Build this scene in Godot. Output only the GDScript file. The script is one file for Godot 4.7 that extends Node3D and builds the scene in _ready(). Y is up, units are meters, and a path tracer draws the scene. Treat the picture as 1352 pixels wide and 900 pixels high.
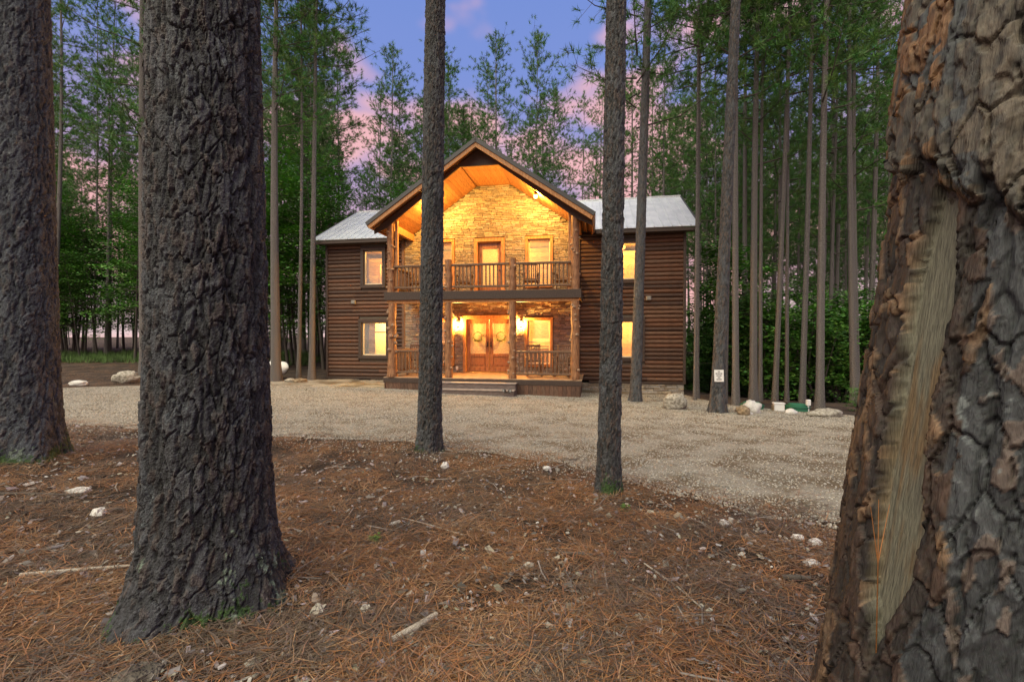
extends Node3D
# A log cabin with lit porches among tall pines at dusk.

var rng := RandomNumberGenerator.new()
var M := {}          # materials
var meshes := {}     # shared meshes
var taken := {}
var H: Node3D        # the cabin
var bump_noise := FastNoiseLite.new()

# ---------------------------------------------------------------- mesh collector
class Acc:
	var v := PackedVector3Array()
	var n := PackedVector3Array()
	var c := PackedColorArray()
	func tri(a: Vector3, b: Vector3, d: Vector3, col: Color) -> void:
		var m := (d - a).cross(b - a).normalized()
		v.push_back(a); v.push_back(b); v.push_back(d)
		n.push_back(m); n.push_back(m); n.push_back(m)
		c.push_back(col); c.push_back(col); c.push_back(col)
	func quad(a: Vector3, b: Vector3, d: Vector3, e: Vector3, col: Color) -> void:
		tri(a, b, d, col); tri(a, d, e, col)
	func out_tri(a: Vector3, b: Vector3, d: Vector3, ctr: Vector3, col: Color) -> void:
		if (d - a).cross(b - a).dot((a + b + d) / 3.0 - ctr) < 0.0:
			tri(a, d, b, col)
		else:
			tri(a, b, d, col)
	func out_quad(a: Vector3, b: Vector3, d: Vector3, e: Vector3, ctr: Vector3, col: Color) -> void:
		out_tri(a, b, d, ctr, col); out_tri(a, d, e, ctr, col)
	func tube(p0: Vector3, p1: Vector3, r0: float, r1: float, sides: int, col: Color, caps := false) -> void:
		var ax := (p1 - p0).normalized()
		var u := ax.cross(Vector3.UP if absf(ax.y) < 0.9 else Vector3.RIGHT).normalized()
		var w := ax.cross(u)
		for i in sides:
			var a0 := TAU * i / sides
			var a1 := TAU * (i + 1) / sides
			var d0 := u * cos(a0) + w * sin(a0)
			var d1 := u * cos(a1) + w * sin(a1)
			var q := [p0 + d0 * r0, p0 + d1 * r0, p1 + d1 * r1, p1 + d0 * r1]
			var nn := [d0, d1, d1, d0]
			for k in [0, 2, 1, 0, 3, 2]:
				v.push_back(q[k]); n.push_back(nn[k]); c.push_back(col)
			if caps:
				out_tri(p0, q[0], q[1], p1, col); out_tri(p1, q[2], q[3], p0, col)
	func box(at: Vector3, s: Vector3, col := Color.WHITE, b := Basis.IDENTITY) -> void:
		var h := s * 0.5
		var p := []
		for i in 8:
			p.append(at + b * Vector3(h.x if i & 1 else -h.x, h.y if i & 2 else -h.y, h.z if i & 4 else -h.z))
		for f in [[0, 1, 3, 2], [4, 5, 7, 6], [0, 1, 5, 4], [2, 3, 7, 6], [0, 2, 6, 4], [1, 3, 7, 5]]:
			out_quad(p[f[0]], p[f[1]], p[f[2]], p[f[3]], at, col)
	func mesh() -> ArrayMesh:
		var a := []
		a.resize(Mesh.ARRAY_MAX)
		a[Mesh.ARRAY_VERTEX] = v; a[Mesh.ARRAY_NORMAL] = n; a[Mesh.ARRAY_COLOR] = c
		var m := ArrayMesh.new()
		m.add_surface_from_arrays(Mesh.PRIMITIVE_TRIANGLES, a)
		return m

# ---------------------------------------------------------------- naming and tags
func numbered(called: String) -> String:
	var k: int = taken.get(called, 0)
	taken[called] = k + 1
	return called if k == 0 else "%s_%03d" % [called, k]

func tag(o: Node3D, label: String, category: String, group := "", kind := "") -> Node3D:
	o.set_meta("label", label)
	o.set_meta("category", category)
	if group: o.set_meta("group", group)
	if kind: o.set_meta("kind", kind)
	return o

func base(called: String, at: Vector3, label := "", category := "", group := "", turn := 0.0) -> Node3D:
	var o := Node3D.new()
	o.name = numbered(called)
	add_child(o)
	o.position = at
	o.rotation.y = turn
	if label: tag(o, label, category, group)
	return o

func part(parent: Node3D, called: String, mesh: Mesh, m: Material, at := Vector3.ZERO, rot := Vector3.ZERO, sc := Vector3.ONE) -> MeshInstance3D:
	var o := MeshInstance3D.new()
	o.name = called
	o.mesh = mesh
	if m: o.material_override = m
	o.position = at
	o.rotation = rot
	o.scale = sc
	parent.add_child(o, true)
	return o

func node(parent: Node3D, called: String, at := Vector3.ZERO, rot := Vector3.ZERO) -> Node3D:
	var o := Node3D.new()
	o.name = called
	o.position = at
	o.rotation = rot
	parent.add_child(o, true)
	return o

func struct(called: String, mesh: Mesh, m: Material) -> MeshInstance3D:
	var o := part(self, called, mesh, m)
	o.set_meta("kind", "structure")
	return o

# ---------------------------------------------------------------- materials
func lin(r: float, g: float, b: float) -> Color:
	return Color(r, g, b).linear_to_srgb()

func ntex(sd: int, freq: float, oct: int, cols: Array, offs: Array, kind := FastNoiseLite.TYPE_SIMPLEX_SMOOTH, size := 512) -> NoiseTexture2D:
	var n := FastNoiseLite.new()
	n.seed = sd; n.frequency = freq; n.fractal_octaves = oct; n.noise_type = kind
	n.fractal_gain = 0.6
	var t := NoiseTexture2D.new()
	t.width = size; t.height = size; t.seamless = true; t.noise = n
	if cols.size():
		var g := Gradient.new()
		g.colors = PackedColorArray(cols); g.offsets = PackedFloat32Array(offs)
		t.color_ramp = g
	return t

func plain(col: Color, rough: float, metal := 0.0) -> StandardMaterial3D:
	var m := StandardMaterial3D.new()
	m.albedo_color = col; m.roughness = rough; m.metallic = metal
	return m

func grained(tex: Texture2D, rough: float, scale3: Vector3, bump: Texture2D = null, depth := 0.0, world := true) -> StandardMaterial3D:
	var m := StandardMaterial3D.new()
	m.albedo_texture = tex; m.roughness = rough
	m.uv1_triplanar = true; m.uv1_world_triplanar = world; m.uv1_scale = scale3; m.uv1_triplanar_sharpness = 4.0
	if bump:
		m.heightmap_enabled = true; m.heightmap_texture = bump; m.heightmap_scale = depth
	return m

func tinted(m: StandardMaterial3D, k: Color) -> StandardMaterial3D:
	var t: StandardMaterial3D = m.duplicate()
	t.albedo_color = k
	return t

func vcol(rough := 0.9) -> StandardMaterial3D:
	var m := StandardMaterial3D.new()
	m.vertex_color_use_as_albedo = true; m.roughness = rough
	return m

func materials() -> void:
	var grain := ntex(3, 0.012, 5, [lin(.06, .027, .014), lin(.105, .05, .026), lin(.145, .074, .04)], [0.2, 0.5, 0.8])
	var relief := ntex(4, 0.02, 4, [], [])
	var logm := grained(grain, 0.62, Vector3(0.5, 5, 5), relief, 0.4)
	for i in 4:
		M["log%d" % i] = tinted(logm, [Color(1, 1, 1), Color(.84, .82, .82), Color(1, .92, .84), Color(.72, .68, .67)][i])
	M.trim_dark = grained(ntex(5, 0.012, 4, [lin(.035, .022, .016), lin(.06, .038, .027)], [0.3, 0.7]), 0.65, Vector3(3, 3, 3))
	var pine := ntex(6, 0.01, 5, [lin(.3, .12, .035), lin(.42, .19, .06), lin(.5, .26, .1)], [0.25, 0.5, 0.8])
	M.ceil = grained(pine, 0.5, Vector3(5, 5, .6))
	M.ceil1 = tinted(M.ceil, Color(.9, .86, .82)); M.ceil2 = tinted(M.ceil, Color(1, .95, .88))
	M.timber = grained(pine, 0.55, Vector3(4, .7, 4))
	M.pine_wall = grained(ntex(7, 0.01, 5, [lin(.45, .27, .11), lin(.58, .38, .18), lin(.64, .46, .25)], [0.25, 0.5, 0.8]), 0.55, Vector3(.7, 4, 4))
	M.pine_wall1 = tinted(M.pine_wall, Color(.9, .87, .82))
	M.plaster = grained(ntex(8, 0.02, 4, [lin(.6, .52, .36), lin(.7, .62, .45)], [0.3, 0.7]), 0.9, Vector3(1, 1, 1))
	M.post = grained(ntex(9, 0.011, 5, [lin(.14, .06, .025), lin(.27, .125, .05), lin(.36, .19, .09)], [0.25, 0.5, 0.8]), 0.55, Vector3(5, .6, 5), relief, 0.5)
	M.knot = grained(ntex(10, 0.02, 4, [lin(.16, .09, .05), lin(.4, .27, .17)], [0.3, 0.7]), 0.6, Vector3(8, 8, 8))
	M.rail = grained(ntex(11, 0.012, 4, [lin(.09, .05, .027), lin(.18, .1, .052)], [0.3, 0.7]), 0.6, Vector3(2, 4, 4))
	M.deck = grained(ntex(12, 0.012, 5, [lin(.24, .15, .085), lin(.36, .24, .14)], [0.3, 0.7]), 0.6, Vector3(.6, 4, 5))
	M.skirt = grained(ntex(13, 0.012, 5, [lin(.085, .045, .027), lin(.15, .085, .052)], [0.3, 0.7]), 0.65, Vector3(5, .7, 5))
	M.skirt1 = tinted(M.skirt, Color(.86, .84, .84)); M.skirt2 = tinted(M.skirt, Color(1, .95, .93))
	M.step = grained(ntex(14, 0.012, 5, [lin(.1, .075, .065), lin(.17, .13, .115)], [0.3, 0.7]), 0.6, Vector3(.6, 4, 4))
	M.tread = tinted(grained(ntex(19, 0.012, 5, [lin(.2, .17, .15), lin(.3, .26, .235)], [0.3, 0.7]), 0.6, Vector3(.6, 4, 4)), Color.WHITE)  # lighter than the risers: light on the tread tops put into the colour
	M.metal_roof = grained(ntex(15, 0.006, 4, [lin(.6, .64, .67), lin(.74, .77, .79)], [0.25, 0.75]), 0.42, Vector3(.5, .5, .5))
	M.metal_roof.metallic = 0.3
	M.roof_edge = plain(lin(.06, .06, .06), 0.5, 0.3)
	M.sash = plain(lin(.62, .55, .4), 0.5)
	M.sash_dark = plain(lin(.14, .1, .07), 0.5)
	var gl := plain(Color(.9, .95, 1, .1), 0.03)
	gl.transparency = BaseMaterial3D.TRANSPARENCY_ALPHA
	M.glass = gl
	var fr := grained(ntex(16, 0.02, 4, [lin(.5, .4, .22), lin(.8, .7, .5)], [0.35, 0.7]), 0.45, Vector3(3, 2, 3))
	fr.albedo_color = Color(1, 1, 1, .6)
	fr.transparency = BaseMaterial3D.TRANSPARENCY_ALPHA
	M.frosted = fr
	M.door = grained(ntex(17, 0.011, 5, [lin(.16, .062, .022), lin(.3, .125, .045), lin(.36, .17, .07)], [0.25, 0.5, 0.8]), 0.4, Vector3(5, .6, 5))
	M.door_pale = grained(ntex(18, 0.011, 5, [lin(.5, .33, .15), lin(.62, .44, .22)], [0.3, 0.7]), 0.5, Vector3(4, .5, 4))
	M.iron = plain(lin(.025, .022, .02), 0.45, 0.4)
	M.brass = plain(lin(.3, .22, .1), 0.35, 0.8)
	M.grey_box = plain(lin(.2, .2, .19), 0.6)
	var stone_relief := ntex(20, 0.03, 5, [], [])
	var sc := [[lin(.3, .24, .17), lin(.46, .38, .28)], [lin(.25, .21, .17), lin(.38, .33, .27)], [lin(.38, .3, .2), lin(.54, .45, .33)], [lin(.21, .17, .13), lin(.33, .27, .2)], [lin(.32, .29, .25), lin(.47, .43, .37)]]
	for i in 5:
		M["stone%d" % i] = grained(ntex(21 + i, 0.02, 5, sc[i], [0.3, 0.72], FastNoiseLite.TYPE_SIMPLEX_SMOOTH, 256), 0.85, Vector3(2.5, 4, 2.5), stone_relief, 1.2)
	M.mortar = grained(ntex(28, 0.03, 4, [lin(.1, .085, .065), lin(.17, .145, .11)], [0.3, 0.7]), 0.95, Vector3(2, 2, 2))
	M.rock = grained(ntex(29, 0.012, 6, [lin(.2, .18, .14), lin(.36, .33, .27), lin(.5, .47, .4)], [0.25, 0.5, 0.75]), 0.9, Vector3(1.6, 1.6, 1.6), stone_relief, 3.0)
	M.rock_white = grained(ntex(30, 0.015, 6, [lin(.4, .38, .34), lin(.62, .6, .56), lin(.72, .7, .66)], [0.2, 0.5, 0.75]), 0.85, Vector3(5, 5, 5), stone_relief, 1.0)
	M.rock_brown = tinted(M.rock, Color(.86, .78, .68))
	M.rock_dark = tinted(M.rock, Color(.55, .53, .52))
	# forest floor: needles and dark duff mixed, then gravel
	var duff := ntex(31, 0.03, 6, [lin(.03, .023, .018), lin(.075, .05, .033), lin(.13, .075, .042), lin(.2, .125, .075)], [0.2, 0.45, 0.65, 0.9], FastNoiseLite.TYPE_SIMPLEX_SMOOTH, 1024)
	M.ground = grained(duff, 0.95, Vector3(.9, .9, .9), ntex(32, 0.06, 5, [], []), 4.0)
	M.ground.detail_enabled = true
	M.ground.detail_albedo = ntex(33, 0.012, 4, [Color(.62, .6, .58), Color(1, 1, 1)], [0.35, 0.65])
	M.ground.detail_blend_mode = BaseMaterial3D.BLEND_MODE_MUL
	M.ground.detail_uv_layer = BaseMaterial3D.DETAIL_UV_2
	M.ground.uv2_triplanar = true; M.ground.uv2_world_triplanar = true; M.ground.uv2_scale = Vector3(.13, .13, .13)
	var gv := ntex(34, 0.09, 4, [lin(.17, .15, .118), lin(.265, .24, .19), lin(.345, .32, .26), lin(.44, .41, .34)], [0.2, 0.45, 0.6, 0.85], FastNoiseLite.TYPE_CELLULAR, 1024)
	M.gravel = grained(gv, 0.95, Vector3(1.1, 1.1, 1.1), gv, 2.5)
	M.gravel.detail_enabled = true
	M.gravel.detail_albedo = ntex(35, 0.012, 5, [Color(.68, .62, .54), Color(1, 1, 1)], [0.3, 0.6])
	M.gravel.detail_blend_mode = BaseMaterial3D.BLEND_MODE_MUL
	M.gravel.detail_uv_layer = BaseMaterial3D.DETAIL_UV_2
	M.gravel.uv2_triplanar = true; M.gravel.uv2_world_triplanar = true; M.gravel.uv2_scale = Vector3(.15, .15, .15)
	M.pebble = vcol(0.9)
	M.needle = vcol(0.8)
	M.bark = vcol(0.75)
	M.bark.heightmap_enabled = true
	M.bark.uv1_triplanar = true; M.bark.uv1_world_triplanar = true; M.bark.uv1_scale = Vector3(6, 4, 6)
	M.bark.heightmap_texture = ntex(36, 0.03, 6, [], []); M.bark.heightmap_scale = 1.2
	M.bark.albedo_texture = ntex(37, 0.03, 6, [Color(.55, .55, .56), Color(1, 1, 1)], [0.25, 0.7])
	M.bark_scarred = M.bark.duplicate()
	M.bark_scarred.uv1_scale = Vector3(11, 1.1, 11)
	M.bark_scarred.heightmap_scale = 0.35
	M.bark_scarred.albedo_texture = ntex(57, 0.03, 6, [Color(.76, .76, .77), Color(1, 1, 1)], [0.25, 0.7])
	var bt := ntex(38, 0.03, 5, [lin(.08, .07, .062), lin(.19, .172, .16), lin(.31, .29, .275)], [0.25, 0.5, 0.8])
	M.far_bark = grained(bt, 0.92, Vector3(4, 1.3, 4), ntex(39, 0.03, 5, [], []), 5.0)
	M.limb = plain(lin(.07, .06, .05), 0.9)
	M.leaf = vcol(0.6)
	M.leaf.backlight_enabled = true; M.leaf.backlight = lin(.12, .24, .025)
	M.pine_leaf = vcol(0.65)
	M.pine_leaf.backlight_enabled = true; M.pine_leaf.backlight = lin(.07, .15, .025)
	M.grass = vcol(0.7)
	M.dead_wood = grained(ntex(40, 0.012, 5, [lin(.22, .19, .15), lin(.4, .36, .3)], [0.3, 0.7]), 0.85, Vector3(14, 14, 14))
	M.white_paint = plain(lin(.7, .7, .68), 0.45)
	M.green_plastic = plain(lin(.03, .16, .09), 0.45)
	M.ink = plain(lin(.04, .04, .05), 0.7)
	M.wreath = vcol(0.8)

func glow(col: Color, e: float) -> StandardMaterial3D:
	var m := plain(Color(1, .9, .7), 0.5)
	m.emission_enabled = true; m.emission = col; m.emission_energy_multiplier = e
	return m

# ---------------------------------------------------------------- shared shapes
func cbox(s: Vector3, ch := 0.008) -> ArrayMesh:
	var key := "b%.3f_%.3f_%.3f_%.3f" % [s.x, s.y, s.z, ch]
	if meshes.has(key): return meshes[key]
	var a := Acc.new()
	var h := s * 0.5
	ch = minf(ch, minf(h.x, minf(h.y, h.z)) * 0.45)
	var at := func(sx: float, sy: float, sz: float, ax: int) -> Vector3:
		var p := Vector3(sx * (h.x - ch), sy * (h.y - ch), sz * (h.z - ch))
		p[ax] += ch * [sx, sy, sz][ax]
		return p
	var W := Color.WHITE
	for s0 in [-1.0, 1.0]:
		a.out_quad(at.call(s0, -1, -1, 0), at.call(s0, 1, -1, 0), at.call(s0, 1, 1, 0), at.call(s0, -1, 1, 0), Vector3.ZERO, W)
		a.out_quad(at.call(-1, s0, -1, 1), at.call(1, s0, -1, 1), at.call(1, s0, 1, 1), at.call(-1, s0, 1, 1), Vector3.ZERO, W)
		a.out_quad(at.call(-1, -1, s0, 2), at.call(1, -1, s0, 2), at.call(1, 1, s0, 2), at.call(-1, 1, s0, 2), Vector3.ZERO, W)
		for s1 in [-1.0, 1.0]:
			a.out_quad(at.call(s0, s1, -1, 0), at.call(s0, s1, 1, 0), at.call(s0, s1, 1, 1), at.call(s0, s1, -1, 1), Vector3.ZERO, W)
			a.out_quad(at.call(s0, -1, s1, 0), at.call(s0, 1, s1, 0), at.call(s0, 1, s1, 2), at.call(s0, -1, s1, 2), Vector3.ZERO, W)
			a.out_quad(at.call(-1, s0, s1, 1), at.call(1, s0, s1, 1), at.call(1, s0, s1, 2), at.call(-1, s0, s1, 2), Vector3.ZERO, W)
			for s2 in [-1.0, 1.0]:
				a.out_tri(at.call(s0, s1, s2, 0), at.call(s0, s1, s2, 1), at.call(s0, s1, s2, 2), Vector3.ZERO, W)
	meshes[key] = a.mesh()
	return meshes[key]

func block(parent: Node3D, called: String, lo: Vector3, hi: Vector3, m: Material, ch := 0.008) -> MeshInstance3D:
	return part(parent, called, cbox(hi - lo, ch), m, (lo + hi) * 0.5)

func tube_mesh(p0: Vector3, p1: Vector3, r0: float, r1: float, sides := 10) -> ArrayMesh:
	var a := Acc.new()
	a.tube(p0, p1, r0, r1, sides, Color.WHITE, true)
	return a.mesh()

func rock_mesh(sd: int, s: Vector3, lat := 14, lon := 20, rough := 0.32) -> ArrayMesh:
	var n := FastNoiseLite.new()
	n.seed = sd; n.frequency = 0.9; n.fractal_octaves = 4
	var n2 := FastNoiseLite.new()
	n2.seed = sd + 7; n2.noise_type = FastNoiseLite.TYPE_CELLULAR; n2.frequency = 0.8
	n2.cellular_return_type = FastNoiseLite.RETURN_DISTANCE
	var g := []
	for j in lat + 1:
		var row := []
		for i in lon:
			var th := PI * j / lat
			var ph := TAU * i / lon
			var d := Vector3(sin(th) * cos(ph), cos(th), sin(th) * sin(ph))
			var k := 1.0 + n.get_noise_3dv(d * 1.3) * rough + (n2.get_noise_3dv(d * 1.6) + 0.5) * rough * 0.7
			row.append(d * k * s * 0.5)
		g.append(row)
	var st := SurfaceTool.new()
	st.begin(Mesh.PRIMITIVE_TRIANGLES)
	st.set_smooth_group(-1 if lat < 10 else 0)
	for j in lat:
		for i in lon:
			var i2 := (i + 1) % lon
			for p in [g[j][i], g[j][i2], g[j + 1][i2], g[j][i], g[j + 1][i2], g[j + 1][i]]:
				st.set_color(Color.WHITE); st.add_vertex(p)
	st.generate_normals()
	return st.commit()

# ---------------------------------------------------------------- terrain
func ss(a: float, b: float, x: float) -> float:
	var t := clampf((x - a) / (b - a), 0.0, 1.0)
	return t * t * (3.0 - 2.0 * t)

func gy(x: float, z: float) -> float:
	var d := -z
	var y := -0.5 * ss(2, 16, d) - 0.025 * clampf(x, -14, 14) * ss(4, 14, d) + 0.2 * (1.0 - ss(-5, -2, x)) * (1.0 - ss(5, 10, d))
	y -= (1.6 * ss(14.5, 26, d) + 1.5 * ss(26, 60, d)) * ss(6, 11, x)
	y += 0.5 * ss(17, 34, d) * (1.0 - ss(-14, -8, x))
	var near := 1.0 - ss(7, 12, d)
	if near > 0.0:
		y += bump_noise.get_noise_2d(x, z) * 0.03 * near
	return y

func on(x: float, d: float, up := 0.0) -> Vector3:
	return Vector3(x, gy(x, -d) + up, -d)

const LOW := [[-40, 8.6], [-12, 8.33], [-8.1, 8.31], [-6, 7.65], [-3.6, 7.2], [-2.66, 7.18], [-1.55, 6.93], [-.38, 6.46], [.43, 5.9], [1.06, 5.23], [1.68, 4.58], [2.23, 4.2], [2.6, 3.72], [2.9, 3.2], [3.6, 2.4], [5, 1.4], [9, -1.0], [20, -6]]
const HIGH := [[-40, 12.5], [-20, 13.4], [-13.7, 14.0], [-12.1, 15.2], [-9.4, 17.4], [-7.0, 19], [-6, 20], [5.4, 20], [6.0, 17.5], [6.4, 14.6], [7.0, 13.6], [7.9, 12.6], [9.5, 11.4], [14, 9], [20, 6]]

func along(t: Array, x: float) -> float:
	for i in t.size() - 1:
		if x <= t[i + 1][0]:
			return lerpf(t[i][1], t[i + 1][1], clampf((x - t[i][0]) / (t[i + 1][0] - t[i][0]), 0, 1))
	return t[-1][1]

func low_edge(x: float) -> float:
	return along(LOW, x) + bump_noise.get_noise_2d(x * 1.5, 40.0) * 0.35

func high_edge(x: float) -> float:
	return along(HIGH, x) + bump_noise.get_noise_2d(x * 1.2, 90.0) * 0.5

func axis(cuts: Array) -> PackedFloat32Array:
	var out := PackedFloat32Array()
	for k in cuts.size() - 1:
		var a: float = cuts[k][0]
		var b: float = cuts[k + 1][0]
		var n := int(ceilf((b - a) / float(cuts[k][1])))
		for i in n: out.append(a + (b - a) * i / n)
	out.append(cuts[-1][0])
	return out

func grid_mesh(cols: int, rows: int, at: Callable) -> ArrayMesh:
	var st := SurfaceTool.new()
	st.begin(Mesh.PRIMITIVE_TRIANGLES)
	st.set_smooth_group(0)
	for j in rows:
		for i in cols:
			st.add_vertex(at.call(i, j))
	for j in rows - 1:
		for i in cols - 1:
			var a := j * cols + i
			for k in [a, a + 1, a + cols, a + 1, a + cols + 1, a + cols]: st.add_index(k)
	st.generate_normals()
	return st.commit()

func terrain() -> void:
	var xs := axis([[-220, 20], [-40, 2], [-12, .5], [-7, .14], [7, .5], [16, 2], [40, 20], [220, 1]])
	var zs := axis([[-240, 20], [-60, 2], [-20, .6], [-9, .14], [0, .5], [8, 8], [60, 1]])
	struct("forest_floor", grid_mesh(xs.size(), zs.size(), func(i, j): return Vector3(xs[i], gy(xs[i], zs[j]), zs[j])), M.ground)
	var gx := axis([[-40, 1], [-14, .25], [9, .5], [20, 1]])
	var rows := 60
	struct("gravel_driveway", grid_mesh(gx.size(), rows, func(i, j):
		var x: float = gx[i]
		var t := float(j) / (rows - 1)
		var d := lerpf(high_edge(x), low_edge(x), t)
		return on(x, d, 0.022)), M.gravel)

func scatter(called: String, label: String, category: String, mesh: Mesh, m: Material, where: Array, tint: PackedColorArray) -> void:
	var mm := MultiMesh.new()
	mm.transform_format = MultiMesh.TRANSFORM_3D
	mm.use_colors = true
	mm.mesh = mesh
	mm.instance_count = where.size()
	for i in where.size():
		mm.set_instance_transform(i, where[i])
		mm.set_instance_color(i, tint[i])
	var o := MultiMeshInstance3D.new()
	o.name = numbered(called)
	o.multimesh = mm
	o.material_override = m
	add_child(o)
	tag(o, label, category, "", "stuff")

func turned(p: Vector3, s: Vector3, tilt := 0.3) -> Transform3D:
	var b := Basis.from_euler(Vector3(rng.randf_range(-tilt, tilt), rng.randf() * TAU, rng.randf_range(-tilt, tilt)))
	return Transform3D(b.scaled_local(s), p)

func ground_cover() -> void:
	# loose gravel stones
	for k in 3:
		var st := rock_mesh(900 + k, Vector3(1, .7, .85), 4, 6, .35)
		var w := []
		var t := PackedColorArray()
		var tries := 70000 if k < 2 else 60000
		for i in tries:
			var x := rng.randf_range(-15.0, 9.0)
			var lo := low_edge(x)
			var hi := minf(high_edge(x), 16.5)
			var d := lo - 0.25 + (hi - lo) * pow(rng.randf(), 1.35)
			if rng.randf() < 0.02: d = lo - rng.randf() * 1.0
			if absf(x) > d * 1.2 + 0.6 or d < 2.0: continue
			var s := rng.randf_range(.011, .024) * (1.4 if rng.randf() < .06 else 1.0)
			if d > 9.0: s *= 1.3
			w.append(turned(on(x, d, .022 + s * .1), Vector3(s, s, s)))
			var v := rng.randf_range(.16, .43)
			var warm := rng.randf()
			t.append(Color(v, v * lerpf(.97, .88, warm), v * lerpf(.88, .68, warm)))
		scatter("gravel_stones", ["pale grey gravel stones covering the driveway", "buff gravel stones covering the driveway", "small mixed gravel stones covering the driveway"][k], "gravel", st, M.pebble, w, t)
	# fallen pine needles
	for k in 4:
		var a := Acc.new()
		for i in 15:
			var p := Vector3(rng.randf_range(-.1, .1), rng.randf_range(0.003, .03), rng.randf_range(-.1, .1))
			var ang := rng.randf() * TAU if k < 3 else rng.randfn(0.0, 0.35)
			var dir := Vector3(cos(ang), rng.randf_range(-.16, .22), sin(ang))
			var l := rng.randf_range(.07, .17)
			var side := dir.cross(Vector3.UP).normalized() * rng.randf_range(.0011, .0019)
			var bend := dir.cross(Vector3.UP) * rng.randf_range(-.007, .007) + Vector3(0, rng.randf_range(-.006, .006), 0)
			var v := rng.randf_range(.55, 1.2)
			var c := Color(v, v * rng.randf_range(.85, 1.05), v * rng.randf_range(.8, 1.1))
			var m := p + dir * l * .5 + bend
			var e := p + dir * l
			a.quad(p - side, p + side, m + side, m - side, c)
			a.tri(m - side, m + side, e, c)
		var mesh := a.mesh()
		var w := []
		var t := PackedColorArray()
		for i in 8300:
			var far := rng.randf()
			var d := 1.3 + 7.4 * pow(far, 1.5)
			var x := rng.randf_range(-1.25, 1.25) * d
			var lo := low_edge(x)
			if i >= 7000:
				d = rng.randf_range(13.0, 26.0); x = -d * rng.randf_range(.55, 1.05)
				if d < high_edge(x): continue
				lo = 99.0
			if d > lo + 0.15 and rng.randf() > exp(-(d - lo) * 1.5) * .35 + .012: continue
			if bump_noise.get_noise_2d(x * 2.2 + 50.0, d * 2.2) < -.12 and rng.randf() < .8: continue
			var s := rng.randf_range(.8, 1.25)
			w.append(turned(on(x, d, .004), Vector3(s, s, s), .12))
			var q := rng.randf()
			var rot := bump_noise.get_noise_2d(x * 1.3 - 30.0, d * 1.6 + 11.0)
			if rot > .1 and rng.randf() < .65: q = .75 + .25 * q
			if q < .5: t.append(Color(.29, .135, .052) * rng.randf_range(.35, 1.25))
			elif q < .7: t.append(Color(.35, .215, .115) * rng.randf_range(.6, 1.2))
			else: t.append(Color(.16, .115, .082) * rng.randf_range(.35, 1.1))
		scatter("pine_needles", ["rust brown pine needles strewn over the forest floor", "tan pine needles strewn over the forest floor", "dull grey brown pine needles strewn over the forest floor", "combed bundles of pine needles on the forest floor"][k], "needles", mesh, M.needle, w, t)
	# chips of bark and leaf
	var ch := Acc.new()
	ch.out_quad(Vector3(-.5, 0, -.3), Vector3(.5, .05, -.34), Vector3(.42, .12, .3), Vector3(-.38, .03, .36), Vector3(0, -1, 0), Color.WHITE)
	ch.out_quad(Vector3(-.5, 0, -.3), Vector3(.5, .05, -.34), Vector3(.2, -.15, -.4), Vector3(-.3, -.15, -.4), Vector3(0, 0, 1), Color.WHITE)
	var cw := []
	var ct := PackedColorArray()
	for i in 8500:
		var d := 1.5 + 6.5 * pow(rng.randf(), 1.4)
		var x := rng.randf_range(-1.2, 1.2) * d
		if d > low_edge(x): continue
		var s := rng.randf_range(.012, .03) * (2.0 if rng.randf() < .12 else 1.0)
		cw.append(turned(on(x, d, .026), Vector3(s * rng.randf_range(1, 1.8), s, s), .5))
		var v := rng.randf_range(.05, .34)
		ct.append(Color(v, v * rng.randf_range(.82, .98), v * rng.randf_range(.66, .98)))
	scatter("bark_chips", "grey and brown bark chips lying among the needles", "litter", ch.mesh(), M.pebble, cw, ct)
	var tw := Acc.new()
	tw.tube(Vector3(-.5, 0, 0), Vector3(.05, .03, .04), .022, .02, 5, Color.WHITE)
	tw.tube(Vector3(.05, .03, .04), Vector3(.5, .0, -.02), .02, .012, 5, Color.WHITE)
	tw.tube(Vector3(.05, .03, .04), Vector3(.3, .05, .2), .012, .006, 4, Color.WHITE)
	var tww := []
	var twt := PackedColorArray()
	for i in 420:
		var d := 1.5 + 6.5 * pow(rng.randf(), 1.3)
		var x := rng.randf_range(-1.2, 1.2) * d
		if d > low_edge(x) + .3: continue
		var s := rng.randf_range(.08, .3)
		tww.append(turned(on(x, d, .024), Vector3(s, s * .8, s), .1))
		var v := rng.randf_range(.04, .26)
		twt.append(Color(v, v * .88, v * .78))
	scatter("fallen_twigs", "small broken twigs scattered over the needles", "twigs", tw.mesh(), M.pebble, tww, twt)
	# small pale stones in the needles
	var pw := []
	var pt := PackedColorArray()
	for i in 900:
		var d := 1.5 + 6.5 * rng.randf()
		var x := rng.randf_range(-1.2, 1.2) * d
		if d > low_edge(x): continue
		var s := rng.randf_range(.01, .03)
		pw.append(turned(on(x, d, .012), Vector3(s * 1.4, s, s)))
		var v := rng.randf_range(.25, .6)
		pt.append(Color(v, v * .96, v * .88))
	scatter("small_stones", "scattered small pale stones among the needles", "stones", rock_mesh(950, Vector3(1, .7, .85), 4, 6, .35), M.pebble, pw, pt)
	# grass along the far left edge of the clearing
	var gb := Acc.new()
	for i in 12:
		var p := Vector3(rng.randf_range(-.12, .12), 0, rng.randf_range(-.12, .12))
		var tip := p + Vector3(rng.randf_range(-.12, .12), rng.randf_range(.18, .4), rng.randf_range(-.12, .12))
		gb.tri(p + Vector3(-.008, 0, 0), p + Vector3(.008, 0, 0), tip, Color(1, 1, 1) * rng.randf_range(.7, 1.2))
	var gw := []
	var gt := PackedColorArray()
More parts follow.
